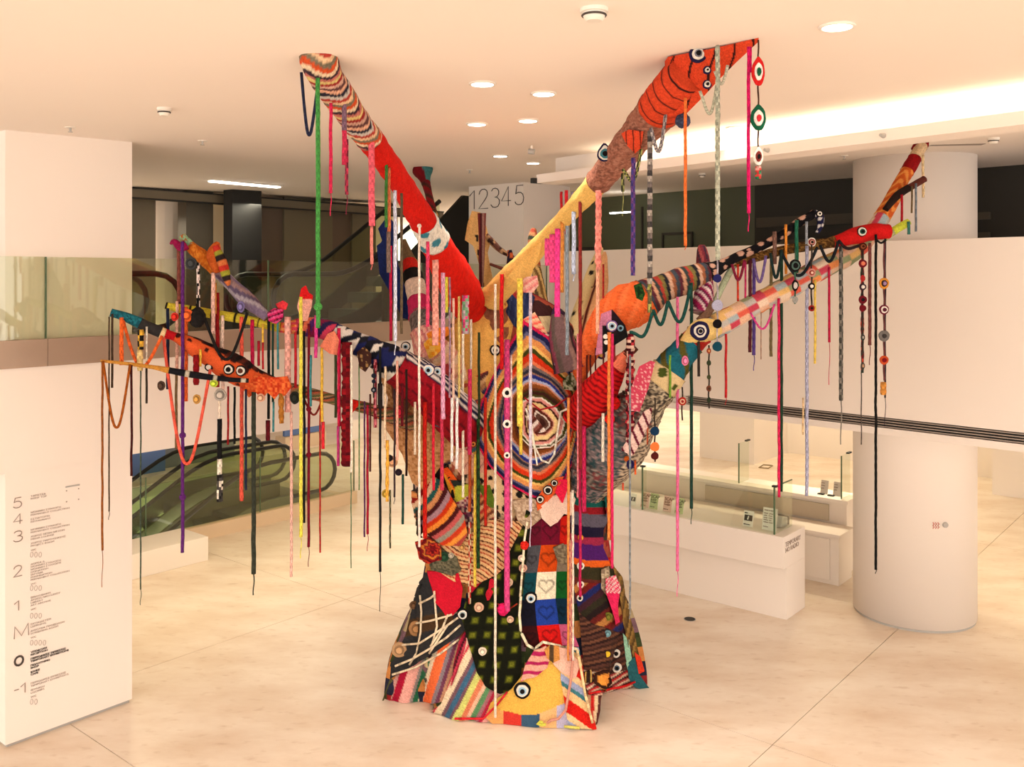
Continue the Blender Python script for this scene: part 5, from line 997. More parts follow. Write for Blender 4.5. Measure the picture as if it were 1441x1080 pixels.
cordline('piping', [(733, 840), (731, 866), (733, 890), (742, 908), (752, 914), (764, 904), (780, 908), (812, 914)], 4, (238, 222, 190), .03); cordline('piping', [(742, 735), (738, 760), (736, 790), (732, 840)], 3.4, (238, 222, 190), .03)
cordline('piping', [(812, 914), (818, 945), (824, 980), (834, 1018)], 4, (236, 200, 150), .03); cordline('piping', [(640, 1012), (680, 1012), (700, 992), (714, 974)], 3, (206, 40, 50), .02); cordline('piping', [(828, 977), (850, 972), (880, 966), (894, 960)], 3, (206, 34, 34), .02)
cordline('dangling_cord', [(740, 575), (748, 600), (752, 628), (762, 648), (772, 652), (780, 640), (786, 600), (789, 580), (798, 576)], 3, (244, 234, 214), .04); cordline('dangling_cord', [(738, 560), (760, 577), (782, 572), (804, 556)], 2.4, (160, 30, 40), .04)
cordline('dangling_cord', [(746, 604), (752, 630), (756, 655)], 2.4, (244, 234, 214), .05); cordline('dangling_cord', [(728, 850), (716, 858), (700, 850)], 2, (150, 50, 30), .03)
for px, py, r, c in ((586, 885, 11, (170, 126, 84)), (562, 915, 11, (190, 150, 110)), (582, 852, 6, (110, 80, 56)), (674, 855, 7, (226, 180, 150)), (716, 820, 6, (236, 200, 170)), (718, 872, 5, (230, 190, 160)), (679, 917, 6, (240, 222, 200)), (734, 786, 5, (236, 210, 190)), (736, 800, 6, (206, 160, 140)), (625, 784, 7, (40, 74, 52)), (635, 782, 4, (190, 180, 160)), (856, 868, 6, (110, 110, 40)), (855, 892, 5, (110, 150, 160)), (650, 770, 5, (200, 150, 90)), (700, 775, 4, (150, 30, 40))):
    eye(px, py, r, [(1, c), (.62, [v*.8 for v in c]), (.4, [min(255, v*1.15) for v in c])], name='crocheted_blossom')
# ================================================================ cords, braids and swags hanging from the limbs
LN = dict(A='upper left red limb', B='upper right cream limb', C='long yellow left branch', D='small lilac left branch', E='orange fish left branch', F='thin ochre stick at the left', G='orange and striped right limb', H='mottled brown right branch', I='pastel patched right limb', J='grey netted right limb', T='trunk front', K='rear crown', J2='cream fish head', I0='red ceiling foot', I3='lime green spur', I2='dark brown side branch')
ROPES = []
def base_mesh(pts, w_, Y, cols, style, n=8):
    """pts: 3D points of the cord; cols: one or more colours along it"""
    mb = MB(); R = w_/2/F*Y; m = len(pts)
    def rad(k):
        if style == 'fluffy': return R*(.75+.5*h2(k, w_))
        if style == 'braid': return R*(.86+.18*abs(math.sin(k*1.1)))
        return R*(.94+.1*h2(k, 3))
    def col(a, b):
        k = int(a*(m-1)+.5); c = cols[min(len(cols)-1, int(a*len(cols)))]
        if style == 'braid' and len(cols) > 1: c = cols[(k//2+int(b*4)) % len(cols)]
        if style == 'mottle' and len(cols) > 1: c = cols[int(h2(k, int(b*8))*len(cols))]
        if style == 'fluffy' and len(cols) > 1: c = cols[int(h2(k, int(b*8))*len(cols))]
        f = .86+.2*(((k+int(b*8)) % 3)/2)+.08*(h2(k, b)-.5); return lin([v*f for v in c])
    mb.tube(pts, [rad(k) for k in range(m)], n, cfn=col); return mb
def rope(px, y0, y1, w_, cols, cw, key='C', style='cord', Y=None, tail=0, knots=(), dx=0, at=None):
    if not isinstance(cols, list): cols = [cols]
    if Y is None:
        if key == 'T':
            Y = 9.0
            for y in range(int(y0), int(y1)+1, 12):
                q, n = ray(ALLB, px, y)
                if q is not None: Y = min(Y, q.y-.035-w_/2/F*8)
        else: Y = limbY(key, at or px)[0]-w_/2/F*8
    n = max(6, int((y1-y0)/4)); pts = []
    for k in range(n+1):
        t = k/n; x = px+dx*t+.7*mnoise.noise(Vector((px*.37, t*(y1-y0)/28, 0)))*(1 if k else 0); p = P(x, lerp(y0, y1, t), Y); p.z = max(p.z, .01); pts.append(p)
    if pts[0].z > CZ(5)-.02: pts[0].z = CZ(5)-.02
    e = base_mesh(pts, w_, Y, cols, style, 8 if w_ > 3 else 6).obj('hanging_cord' if style == 'cord' else 'hanging_braid', YARN, smooth=True, flip=False); put(e, tree)
    if tail:
        tp = [P(px+dx+.8*math.sin(k*.9)*(1 if k else 0), y1+tail*k/6, Y) for k in range(7)]; MBt = base_mesh(tp, max(1, w_*.28), Y, [cols[-1]], 'cord', 5); t_ = MBt.obj('loose_end', YARN, flip=False); t_.parent = e
    for ky in knots:
        t_ = ball(px, ky, w_*.9, cols[0], 'knot', Y=Y, parent=None); t_.parent = e; t_.matrix_parent_inverse = Matrix()
    ROPES.append((e, px, y0, y1, w_, cw, key, style)); return e
def swag(x0, y0, x1, y1, yb, w_, cols, cw, key='C', Y=None, style='cord', at=None):
    if not isinstance(cols, list): cols = [cols]
    if Y is None: Y = limbY(key, at or (x0+x1)/2)[0]-.02
    xm = x0+(x1-x0)*.5; pts = []; n = 40
    for k in range(n+1):
        t = k/n; s = 2*t-1; x = lerp(x0, x1, .5+.5*(.72*s+.28*s**3)); top = lerp(y0, y1, t); y = yb-(yb-top)*abs(s)**2.3; pts.append(P(x, y, Y))
    e = put(base_mesh(pts, w_, Y, cols, style, 7).obj('cord_swag', YARN, smooth=True, flip=False), tree); ROPES.append((e, (x0+x1)/2, min(y0, y1), yb, w_, cw, key, 'swag')); return e
NAVY, GRN, CRIM, PNK, PPK, ORG, SAL, MAR, DGR, BLKC, WHT, YEL_, PUR, LIL, TEAL, BRN, OCH, GREYC = (34, 40, 66), (64, 130, 62), (208, 34, 74), (234, 90, 150), (240, 176, 160), (240, 104, 46), (240, 96, 76), (110, 22, 34), (30, 62, 56), (26, 26, 26), (244, 232, 214), (236, 222, 84), (96, 40, 116), (206, 186, 214), (70, 140, 146), (92, 50, 32), (196, 130, 60), (120, 124, 130)
R_ = rope
# --- left branches
R_(144, 509, 775, 3.2, (150, 84, 34), 'brown', 'F', tail=52); R_(153.5, 446, 720, 2, (80, 60, 44), 'thin dark brown', 'E', at=158, tail=12); R_(158, 442, 546, 3, (70, 52, 40), 'dark brown', 'E'); R_(171, 447, 514, 6, ORG, 'orange', 'E'); R_(185, 514, 670, 3.6, (70, 30, 30), 'dark maroon', 'F')
R_(198, 464, 492, 9, [(30, 26, 24), (220, 170, 60)], 'black and yellow', 'E', 'braid'); R_(197, 492, 522, 8, (238, 206, 140), 'short cream tassel', 'E', 'fluffy'); R_(198, 522, 830, 2, (70, 84, 70), 'thin grey green', 'F', tail=22); R_(206.5, 460, 568, 3, [WHT, (60, 50, 44)], 'white and dark', 'E')
R_(236, 434, 548, 4.5, NAVY, 'navy', 'C', at=238); R_(249, 424, 520, 4.5, (242, 190, 170), 'pale pink', 'C'); R_(248, 520, 632, 4, (130, 104, 70), 'tan', 'C'); R_(257, 340, 778, 5, PUR, 'long purple', 'D', tail=0, knots=(613, 700), Y=7.72); R_(251.5, 340, 425, 5, (130, 70, 60), 'brown', 'D', at=258)
R_(262, 432, 565, 5, ORG, 'orange', 'C'); R_(276, 500, 542, 9, (140, 18, 26), 'dark red tassel', 'E', 'fluffy'); R_(282, 492, 516, 4, (240, 190, 70), 'short yellow', 'E'); R_(313, 444, 556, 5, (246, 214, 196), 'cream', 'C'); R_(306, 412, 545, 6, (150, 24, 28), 'dark red', 'C'); R_(300, 384, 470, 6, (240, 190, 176), 'pale pink', 'D'); R_(303, 398, 442, 4, OCH, 'ochre', 'D')
R_(309, 590, 646, 7, (22, 22, 24), 'black', 'E'); R_(309, 646, 668, 7, WHT, 'white', 'E'); R_(309.5, 668, 706, 9, [BLKC, WHT, (70, 66, 64)], 'black and white', 'E', 'mottle'); R_(309, 556, 592, 4, (240, 220, 200), 'cream', 'E')
R_(279, 370, 440, 5, [BLKC, (240, 220, 214)], 'black and white', 'D', 'mottle'); R_(321, 544, 626, 3, (150, 30, 34), 'dark red', 'E'); R_(330, 545, 625, 3.4, BLKC, 'black', 'E'); R_(340, 446, 705, 5.5, SAL, 'salmon', 'C'); R_(346, 548, 690, 3.4, NAVY, 'navy', 'E'); R_(355, 450, 552, 5.5, (190, 26, 70), 'crimson', 'C'); R_(357, 552, 808, 6.5, (56, 60, 50), 'thick dark grey green', 'E', tail=30); R_(364, 480, 515, 4, (170, 30, 50), 'crimson', 'C'); R_(370, 456, 482, 3, (240, 190, 70), 'yellow', 'C'); R_(370, 482, 520, 3, (200, 34, 44), 'red', 'C')
R_(378, 450, 590, 4, BLKC, 'black', 'C'); R_(377, 592, 620, 6.5, (100, 20, 30), 'maroon pepper shaped', 'C'); R_(384, 456, 566, 3.2, DGR, 'dark green', 'C'); R_(385, 566, 608, 3, TEAL, 'teal', 'E'); R_(391, 452, 520, 3.2, TEAL, 'teal', 'C'); R_(396, 546, 596, 7, (180, 116, 46), 'ochre', 'E', 'fluffy'); R_(405, 446, 580, 9, (242, 176, 164), 'wide pale pink', 'C'); R_(410, 580, 812, 4, (244, 190, 176), 'pale pink', 'C'); R_(416, 468, 546, 4, (200, 40, 50), 'red', 'C'); R_(423.5, 418, 756, 5, YEL_, 'yellow', 'C', Y=7.86, tail=30); R_(428, 466, 736, 3.6, BLKC, 'black', 'C'); R_(434.5, 456, 770, 4, (120, 22, 40), 'maroon', 'C', knots=(576, 640), tail=28); R_(437, 500, 572, 4, TEAL, 'teal', 'C')
R_(444.5, 444, 504, 5, (226, 70, 150), 'magenta', 'C'); R_(453, 490, 594, 4, (236, 190, 70), 'yellow', 'C'); R_(454.5, 594, 632, 5, (226, 50, 60), 'red', 'C'); R_(450.5, 560, 778, 2.6, (170, 40, 36), 'thin red', 'C'); R_(472.5, 470, 588, 4, (60, 66, 40), 'dark olive', 'C'); R_(477, 462, 600, 5, CRIM, 'crimson', 'C'); R_(476, 600, 656, 4, (200, 60, 130), 'magenta', 'C'); R_(488, 482, 656, 14, [(120, 14, 24), (150, 20, 30), (90, 10, 20)], 'wide dark red shaggy', 'C', 'fluffy'); R_(494.5, 486, 665, 3.2, WHT, 'white', 'C', Y=7.9); R_(505.5, 512, 690, 2, (110, 140, 90), 'thin green', 'C'); R_(513, 565, 756, 2.6, (90, 50, 90), 'thin violet', 'C'); R_(517.5, 570, 752, 3.6, (160, 26, 50), 'dark crimson', 'C', tail=24); R_(521, 555, 664, 3, (80, 40, 34), 'dark brown', 'C'); R_(494, 665, 800, 1.6, (90, 120, 90), 'thin green', 'C')
R_(528, 506, 602, 5, [(200, 110, 120), (110, 20, 34)], 'pink and burgundy', 'C', 'mottle'); R_(535, 488, 805, 3.6, BLKC, 'long black', 'C', tail=56); R_(542, 516, 630, 3.4, (244, 214, 180), 'cream', 'C'); R_(535, 540, 575, 7, (40, 34, 34), 'short black', 'C'); R_(555, 548, 700, 3, (60, 44, 50), 'dark grey', 'C', tail=10); R_(559, 508, 648, 3.4, (244, 180, 160), 'pale pink', 'C', Y=8.02); R_(572, 520, 670, 3.4, (46, 26, 22), 'dark brown', 'C', Y=8.03); R_(566, 540, 600, 4, MAR, 'maroon', 'C'); R_(549, 690, 772, 3, [(40, 50, 36), (120, 110, 80)], 'black and tan', 'C', 'braid'); R_(545, 634, 690, 3.4, (200, 160, 70), 'ochre', 'C', tail=10); R_(567, 668, 738, 3.6, (28, 66, 58), 'dark teal', 'C')
R_(598, 566, 758, 6, (196, 30, 20), 'bright red', 'C', Y=8.2); R_(610, 540, 690, 4, (214, 40, 60), 'crimson', 'C', Y=8.17); R_(622, 580, 690, 5, (210, 60, 90), 'rose pink', 'C', Y=8.22); R_(584, 566, 640, 3.4, (250, 226, 200), 'cream', 'C', Y=8.15); R_(545, 620, 706, 5, (238, 176, 70), 'yellow orange', 'C', 'fluffy')
R_(550, 346, 480, 4, CRIM, 'crimson', 'K', Y=8.9); R_(547, 326, 384, 6, (120, 100, 90), 'taupe', 'A', at=563); R_(565, 272, 470, 4, (96, 80, 60), 'brown', 'A'); R_(556, 268, 480, 5, (206, 208, 226), 'pale blue', 'A', tail=20)
# --- upper left limb
R_(447.5, 110, 462, 6.5, (70, 146, 70), 'long leaf green', 'A', knots=(432,)); R_(465.5, 145, 272, 5, (214, 44, 84), 'crimson', 'A', tail=32); R_(484.5, 132, 232, 7, [(130, 100, 120), (206, 50, 84)], 'mauve and crimson', 'A'); R_(488, 196, 274, 5, [(200, 60, 90), (120, 40, 60)], 'dark pink', 'A', 'braid', tail=28); R_(523, 196, 318, 9, (236, 100, 116), 'wide coral pink', 'A'); R_(523, 318, 372, 4.5, (240, 140, 130), 'coral pink', 'A', tail=8); R_(543.5, 226, 320, 4.5, (60, 116, 52), 'green', 'A'); R_(547.5, 236, 326, 5, (206, 110, 70), 'orange brown', 'A')
R_(590, 316, 770, 3.4, (246, 226, 212), 'long white', 'A', Y=7.3, knots=(318,)); R_(612.5, 366, 486, 9, (236, 160, 146), 'wide pale pink', 'A'); R_(623.5, 384, 590, 6, (220, 160, 190), 'lilac pink', 'A'); R_(646, 384, 560, 3.4, (244, 214, 130), 'pale yellow', 'A'); R_(651.5, 392, 700, 3.6, (248, 232, 210), 'cream white', 'A'); R_(663, 446, 800, 3.4, (248, 236, 220), 'white', 'A'); R_(633, 380, 560, 3, (160, 130, 150), 'mauve', 'A'); R_(602, 340, 460, 5, (226, 70, 110), 'pink', 'A'); R_(638, 420, 580, 3.4, (244, 200, 180), 'pale pink', 'A', Y=8.2); R_(628, 390, 440, 5, [(216, 210, 70)], 'lime yellow', 'A'); R_(655, 416, 470, 10, [(230, 70, 130), (200, 180, 190), (120, 170, 130)], 'pink and green', 'A', 'mottle', Y=8.3)
R_(636, 560, 650, 4, (246, 240, 236), 'white', 'A', Y=8.15); R_(643, 560, 660, 4, (246, 240, 236), 'white', 'A', Y=8.15); R_(661, 520, 640, 6, (200, 50, 90), 'rose', 'A', Y=8.35)
# --- trunk front
R_(697, 400, 1010, 3.6, (248, 232, 210), 'very long white', 'T'); R_(674, 468, 590, 3.6, (40, 56, 34), 'dark green', 'T'); R_(706, 386, 520, 5.5, (206, 24, 30), 'red', 'T'); R_(713.5, 478, 860, 8, (226, 76, 140), 'thick pink', 'T'); R_(719.5, 500, 742, 3, (248, 226, 220), 'white', 'T'); R_(731.5, 392, 600, 8.5, (246, 214, 86), 'thick yellow', 'T'); R_(733, 600, 640, 5, (246, 214, 86), 'yellow', 'T'); R_(746.5, 350, 720, 4.5, (220, 208, 226), 'long lavender white', 'B', tail=50); R_(668.5, 640, 826, 4, (240, 206, 80), 'yellow', 'T'); R_(673, 590, 800, 5, [(40, 76, 34), (24, 44, 24)], 'dark green', 'T', 'mottle'); R_(661, 640, 720, 4.5, (196, 90, 50), 'rust', 'T'); R_(683, 560, 740, 4.5, (190, 40, 26), 'dark red', 'T'); R_(661, 735, 850, 4, [(226, 200, 160), (190, 60, 50)], 'cream and red', 'T', 'braid')
R_(816.5, 284, 660, 5, (128, 40, 36), 'long dark red', 'B', at=820); R_(816.5, 660, 840, 4, (200, 40, 90), 'crimson', 'T'); R_(813, 470, 700, 2.6, (240, 130, 140), 'pink', 'T'); R_(800, 560, 930, 4, (240, 150, 80), 'apricot', 'T'); R_(806, 690, 930, 3.6, (246, 232, 214), 'white', 'T'); R_(803, 760, 930, 5, [(210, 150, 120), (190, 110, 110)], 'dusty pink', 'T', 'braid'); R_(822, 600, 720, 6, (206, 40, 90), 'crimson', 'T'); R_(857.5, 468, 760, 5.5, (246, 140, 70), 'orange', 'J', Y=8.0); R_(861.5, 470, 800, 4, (214, 44, 96), 'crimson pink', 'J', Y=7.98)
for x, y0, y1 in ((826, 500, 588), (831, 500, 600), (838, 490, 610), (849, 492, 600)): R_(x, y0, y1, 2.6, (90, 34, 30), 'thin dark red', 'G')
R_(864, 480, 545, 4, (150, 40, 50), 'maroon', 'G'); R_(887, 470, 640, 12, [(130, 20, 40), (206, 60, 70), (70, 20, 30), (226, 190, 170)], 'shaggy maroon and pink', 'G', 'fluffy'); R_(848.5, 582, 650, 4, WHT, 'white', 'J', Y=8.1)
# --- upper right limb
for x, y0, y1, w_, c, cw in ((770, 336, 374, 7, (244, 84, 150), 'hot pink'), (777, 330, 398, 8, (240, 76, 140), 'hot pink'), (784.5, 322, 446, 8, (240, 64, 146), 'magenta'), (791, 300, 412, 5, (206, 130, 60), 'tan'), (798, 318, 500, 5, (130, 140, 150), 'slate grey'), (807.5, 298, 386, 6, (180, 190, 214), 'pale blue')): R_(x, y0, y1, w_, c, cw, 'B', tail=10 if x > 800 else 0)
R_(842, 268, 380, 9, [(244, 150, 136), (236, 130, 120)], 'shaggy salmon', 'B', 'fluffy'); R_(841, 380, 470, 5, (240, 170, 140), 'peach', 'B'); R_(849, 372, 420, 3, (150, 30, 30), 'dark red', 'B'); R_(876.5, 244, 270, 5, [(50, 54, 40), (150, 150, 90)], 'black and olive', 'B', 'braid', tail=34); R_(891, 222, 388, 6.5, [(70, 60, 130), (110, 70, 130)], 'purple', 'B', 'braid'); R_(914.5, 184, 400, 7.5, [(120, 110, 106), (70, 66, 66), (170, 160, 150)], 'grey', 'B', 'braid'); R_(914, 400, 440, 6, [(170, 170, 90), (96, 90, 60)], 'olive', 'B', 'mottle'); R_(964.5, 138, 346, 4.5, (244, 120, 56), 'orange', 'B', tail=6); R_(1010, 64, 366, 7, [(190, 190, 168), (160, 164, 146)], 'long grey green', 'B', 'braid', Y=5.26); R_(1053.5, 66, 300, 5, (214, 26, 100), 'magenta', 'B', Y=5.12, tail=26); R_(1056.5, 66, 102, 3, (214, 26, 100), 'magenta', 'B', Y=5.12)
R_(797, 268, 330, 5, (214, 40, 50), 'red', 'B', Y=7.6); R_(790, 270, 300, 4, (190, 30, 40), 'red', 'B', Y=7.6); R_(805, 270, 292, 4, (150, 140, 160), 'grey', 'B', Y=7.6)
swag(424, 102, 446, 128, 190, 4.5, (40, 44, 70), 'navy', 'A', Y=5.6); swag(876, 238, 903, 206, 255, 5, [(60, 66, 44), (170, 170, 100)], 'black and olive', 'B', style='braid'); swag(916, 180, 937, 160, 213, 5.5, [(110, 104, 110), (180, 170, 166)], 'grey', 'B', style='braid'); swag(985, 128, 1012, 92, 160, 4.5, (190, 190, 168), 'grey green', 'B', Y=5.3); swag(1006, 100, 1024, 92, 118, 4.5, (200, 196, 176), 'grey green', 'B', Y=5.28)
swag(145, 508, 183, 513, 602, 3.6, (164, 84, 24), 'brown', 'F'); swag(172, 446, 228, 473, 516, 4.5, ORG, 'orange', 'E'); swag(230, 475, 296, 520, 653, 4.5, SAL, 'long salmon', 'E'); swag(288, 448, 348, 440, 506, 4.5, (30, 28, 28), 'black', 'C', Y=7.78); swag(428, 562, 455, 556, 584, 3, (130, 40, 34), 'red brown', 'E')
DG2 = (30, 78, 72)
swag(886, 468, 919, 436, 474, 5, DG2, 'dark green', 'G', Y=8.4); swag(919, 436, 940, 424, 457, 5, DG2, 'dark green', 'G', Y=8.42); swag(940, 424, 972, 402, 453, 5, DG2, 'dark green', 'G', Y=8.45)
swag(1098, 352, 1150, 348, 388, 4.5, (34, 40, 46), 'black', 'H', Y=8.8); swag(1154, 345, 1180, 340, 368, 4.5, (30, 34, 40), 'black', 'H', Y=8.85); swag(1180, 338, 1209, 346, 350, 4.5, (40, 30, 32), 'black', 'H', Y=8.85); swag(1030, 372, 1048, 366, 394, 4, (130, 30, 60), 'crimson', 'H', Y=8.75); swag(1060, 364, 1078, 360, 397, 4, (110, 90, 150), 'purple', 'H', Y=8.75); swag(1084, 356, 1100, 352, 391, 4, (30, 50, 50), 'dark teal', 'H', Y=8.78); swag(1056, 440, 1090, 428, 463, 3, (226, 70, 150), 'magenta', 'I'); swag(1234, 338, 1246, 338, 342, 3, BLKC, 'black', 'H', Y=8.9)
# --- right limbs
R_(973, 398, 716, 4.6, (36, 66, 56), 'long dark green', 'G', tail=22); R_(953.5, 418, 804, 4.2, (238, 110, 160), 'long pink', 'G', tail=36); R_(983, 480, 530, 4, (60, 50, 46), 'dark brown', 'J', at=980); R_(1021.5, 470, 560, 3.6, (196, 40, 44), 'red', 'I', tail=10); R_(1038.5, 372, 424, 3, (220, 60, 40), 'red', 'H', tail=36); R_(1049, 368, 430, 3, (206, 60, 110), 'rose', 'H'); R_(1055.5, 366, 496, 5, (90, 36, 44), 'dark maroon', 'H', 'braid'); R_(1061, 366, 500, 5, (90, 66, 140), 'violet', 'H', 'braid', tail=22); R_(1085, 358, 502, 4.4, (120, 104, 70), 'olive brown', 'H', 'braid'); R_(1096, 420, 700, 4, (220, 40, 90), 'crimson pink', 'I'); R_(1099.5, 352, 692, 4.6, (34, 66, 50), 'long dark green', 'H'); R_(1135.5, 346, 698, 5, (176, 178, 206), 'long pale blue', 'H'); R_(1147, 394, 512, 3.4, (240, 206, 90), 'yellow', 'I'); R_(1167, 376, 482, 3.6, (190, 30, 70), 'crimson', 'I', tail=60); R_(1183.5, 346, 564, 6, [(70, 70, 66), (130, 124, 116)], 'dark grey', 'H', 'braid', tail=62); R_(1213.5, 352, 525, 4.5, [(120, 30, 40), (40, 40, 40), (200, 70, 50), (60, 70, 60)], 'multicoloured knotted', 'H', 'fluffy'); R_(1212, 525, 626, 1.6, (90, 80, 74), 'thin grey', 'H'); R_(1224, 342, 486, 5, (124, 70, 66), 'brown rose', 'H', 'braid', tail=28); R_(1232.5, 330, 802, 4, (26, 26, 26), 'long black', 'H', 'braid', tail=6, Y=8.95)
R_(1269, 274, 314, 3.6, (180, 26, 40), 'red', 'I2'); R_(1283, 262, 300, 2.6, (110, 90, 60), 'thin brown', 'I2'); R_(1289, 258, 326, 3, (120, 130, 140), 'grey blue', 'I2', at=1290); R_(1299, 218, 278, 4, (236, 208, 160), 'cream', 'I0', Y=9.6, tail=0); R_(1278.5, 312, 330, 4.5, (60, 120, 110), 'teal', 'I3'); R_(1106, 316, 386, 4, (240, 150, 60), 'orange', 'G'); R_(1121, 310, 384, 5.5, (40, 110, 84), 'green', 'G'); R_(1135, 312, 344, 4, (160, 166, 176), 'grey', 'G'); R_(1090, 326, 372, 6, (130, 96, 84), 'taupe', 'G'); R_(886.5, 500, 858, 3, (130, 136, 140), 'thin slate grey', 'J', Y=8.0, tail=14); R_(943, 500, 560, 3.4, (120, 170, 60), 'green', 'J'); R_(894, 648, 668, 3, (230, 100, 50), 'orange', 'J', Y=8.3); R_(877, 680, 690, 3, (220, 90, 60), 'orange', 'J', Y=8.3); R_(911, 596, 626, 2.6, (190, 90, 60), 'rust', 'J', Y=8.2); R_(1245.5, 336, 560, 2.6, (60, 50, 60), 'thin dark', 'H', Y=8.98, tail=40); R_(1071, 440, 506, 1.6, (180, 140, 120), 'thin tan', 'I'); R_(1130, 560, 612, 2.4, (236, 200, 150), 'cream', 'I', Y=8.9)
# --- chains of crocheted eyes and beads
CHN = []
def chain(x, y0, y1, Y, beads, label, cordc=(60, 50, 44)):
    n = max(4, int((y1-y0)/6))
    e = put(base_mesh([P(x+.5*math.sin(k), lerp(y0, y1, k/n), Y) for k in range(n+1)], 2.4, Y, [cordc], 'cord', 6).obj('eye_chain', YARN, flip=False), tree); e['label'] = label
    for (by, r, cs, sx) in beads: d_ = eye(x, by, r, cs, 'crocheted_disc', Y=Y-.02, sx=sx, tear=.25 if r > 11 else 0); d_.parent = e; d_.matrix_parent_inverse = Matrix()
    return e
RD, DG, WT = (206, 34, 34), (20, 88, 60), (244, 236, 226)
chain(1067, 56, 238, 5.08, [(102, 19, [(1, RD), (.62, WT), (.32, DG)], .5), (167, 17, [(1, DG), (.62, WT), (.3, (206, 50, 60))], .66), (221, 12, [(1, WT), (.6, (130, 50, 44)), (.3, BK)], .6)], 'string of red, green and white eye shaped drops at the orange sail tip', (70, 40, 30))
tq = P(1067, 243, 5.08); tag(put(base_mesh([P(1067, 234+k*3, 5.07) for k in range(7)], 9, 5.08, [(226, 170, 160), (30, 120, 80), (200, 60, 60)], 'fluffy').obj('tassel', YARN, flip=False), tree), 'small pink, green and red tassel below the string of drops')
chain(1244, 338, 536, 8.96, [(399, 8, [(1, (226, 150, 60)), (.6, (60, 40, 40)), (.35, (160, 130, 170))], .9), (436, 7, [(1, (110, 30, 50)), (.7, WT), (.4, (90, 30, 50))], 1), (473, 8, [(1, (120, 114, 110)), (.4, (60, 56, 56))], 1), (507, 6.5, [(1, (200, 80, 40)), (.5, (130, 20, 30))], 1)], 'chain of orange, maroon and grey eye discs at the far right', (110, 60, 60))
tag(put(base_mesh([P(1243, 538+k*3, 8.95) for k in range(7)], 9, 8.96, [(222, 150, 70)], 'fluffy').obj('tassel', YARN, flip=False), tree), 'orange tassel below the chain of eye discs at the far right')
chain(1142, 344, 436, 8.7, [(384, 6, [(1, (200, 140, 130)), (.6, (150, 60, 50)), (.3, (236, 200, 180))], 1), (403, 5, [(1, BK), (.5, WT)], 1), (434, 4.5, [(1, (150, 30, 30)), (.4, BK)], 1)], 'short chain with a pink, a black and a red disc before the pastel limb')
chain(1119, 352, 428, 8.68, [(374, 9, [(1, BK), (.7, (90, 120, 110)), (.45, BK)], .9), (402, 8, [(1, BK), (.6, (210, 200, 196))], .6), (422, 5, [(1, (150, 150, 146))], .8)], 'chain of black and grey rings under the mottled brown branch', (70, 110, 90))
chain(1214, 352, 500, 8.9, [(371, 6, [(1, MAR), (.5, (230, 130, 100))], 1), (392, 5, [(1, (170, 40, 40))], .7), (404, 5, [(1, (60, 40, 50)), (.5, WT)], 1), (422, 6, [(1, MAR), (.4, BK)], 1), (434, 5, [(1, (110, 20, 30))], 1), (475, 5, [(1, (60, 60, 56)), (.4, (190, 180, 170))], .6), (515, 5, [(1, (70, 66, 60)), (.5, (190, 150, 120))], .6)], 'chain of small maroon and grey discs below the red fish')
chain(921.5, 560, 650, 8.1, [(607, 6.5, [(1, (20, 50, 80))], 1), (629, 6.5, [(1, (240, 120, 60))], 1), (642, 5.5, [(1, (80, 24, 22))], 1)], 'string of navy, orange and brown pads below the netted limb')
chain(997.5, 486, 575, 8.5, [(494, 4, [(1, (150, 60, 40)), (.4, (226, 170, 110))], .8), (511, 4, [(1, (50, 60, 40))], .8), (531, 3.5, [(1, (60, 66, 40))], .8), (547, 4.5, [(1, (110, 60, 40)), (.4, (50, 40, 30))], .8), (563, 4, [(1, (40, 50, 36))], .7)], 'string of dark leaf beads below the cream fish head')
chain(1009.5, 366, 492, 8.5, [(430, 8, [(1, (176, 176, 204))], 1), (456, 6.5, [(1, BK)], 1), (488, 7, [(1, (20, 70, 90))], 1), (392, 6, [(1, (40, 40, 100))], 1)], 'string of lavender, black, teal and navy bells beside the magenta zigzag limb', (190, 180, 190))
chain(960, 545, 592, 8.5, [(565, 6, [(1, (170, 40, 30)), (.6, (236, 200, 170)), (.35, (150, 30, 30))], 1)], 'short string with one red ringed eye before the parapet foot')
chain(713.5, 545, 648, 8.05, [(553, 7.5, [(1, WT), (.45, BK)], .9), (597, 6, [(1, WT), (.45, BK)], 1), (641, 4.5, [(1, WT), (.45, BK)], 1)], 'three white eyes in line on the thick pink cord', (226, 76, 140))
chain(526, 520, 560, 8.0, [(529, 3.5, [(1, (24, 30, 44))], 1), (537, 3, [(1, (24, 30, 44))], 1), (549, 4, [(1, (24, 30, 44)), (.4, GRY)], 1)], 'string of three tiny navy beads left of the tan net')
pm = ball(961, 170, 10.5, (62, 66, 90), 'pompom', Y=5.72); pm['label'] = 'dark grey blue pompom hanging under the orange sail'
t_ = MB().tube([P(961, 152, 5.74), P(961, 162, 5.73)], .006, 6, cfn=lambda a, b: lin((60, 60, 84))).obj('tie', YARN); t_.parent = pm
bp = ball(278, 447, 11, (28, 26, 26), 'crocheted_drop', Y=7.78, sy=1.3); bp['label'] = 'large black crocheted drop hanging from the yellow left branch'
t_ = MB().tube([P(277, 428, 7.8), P(278, 436, 7.79)], .01, 6, cfn=lambda a, b: lin((26, 24, 24))).obj('loop', YARN); t_.parent = bp
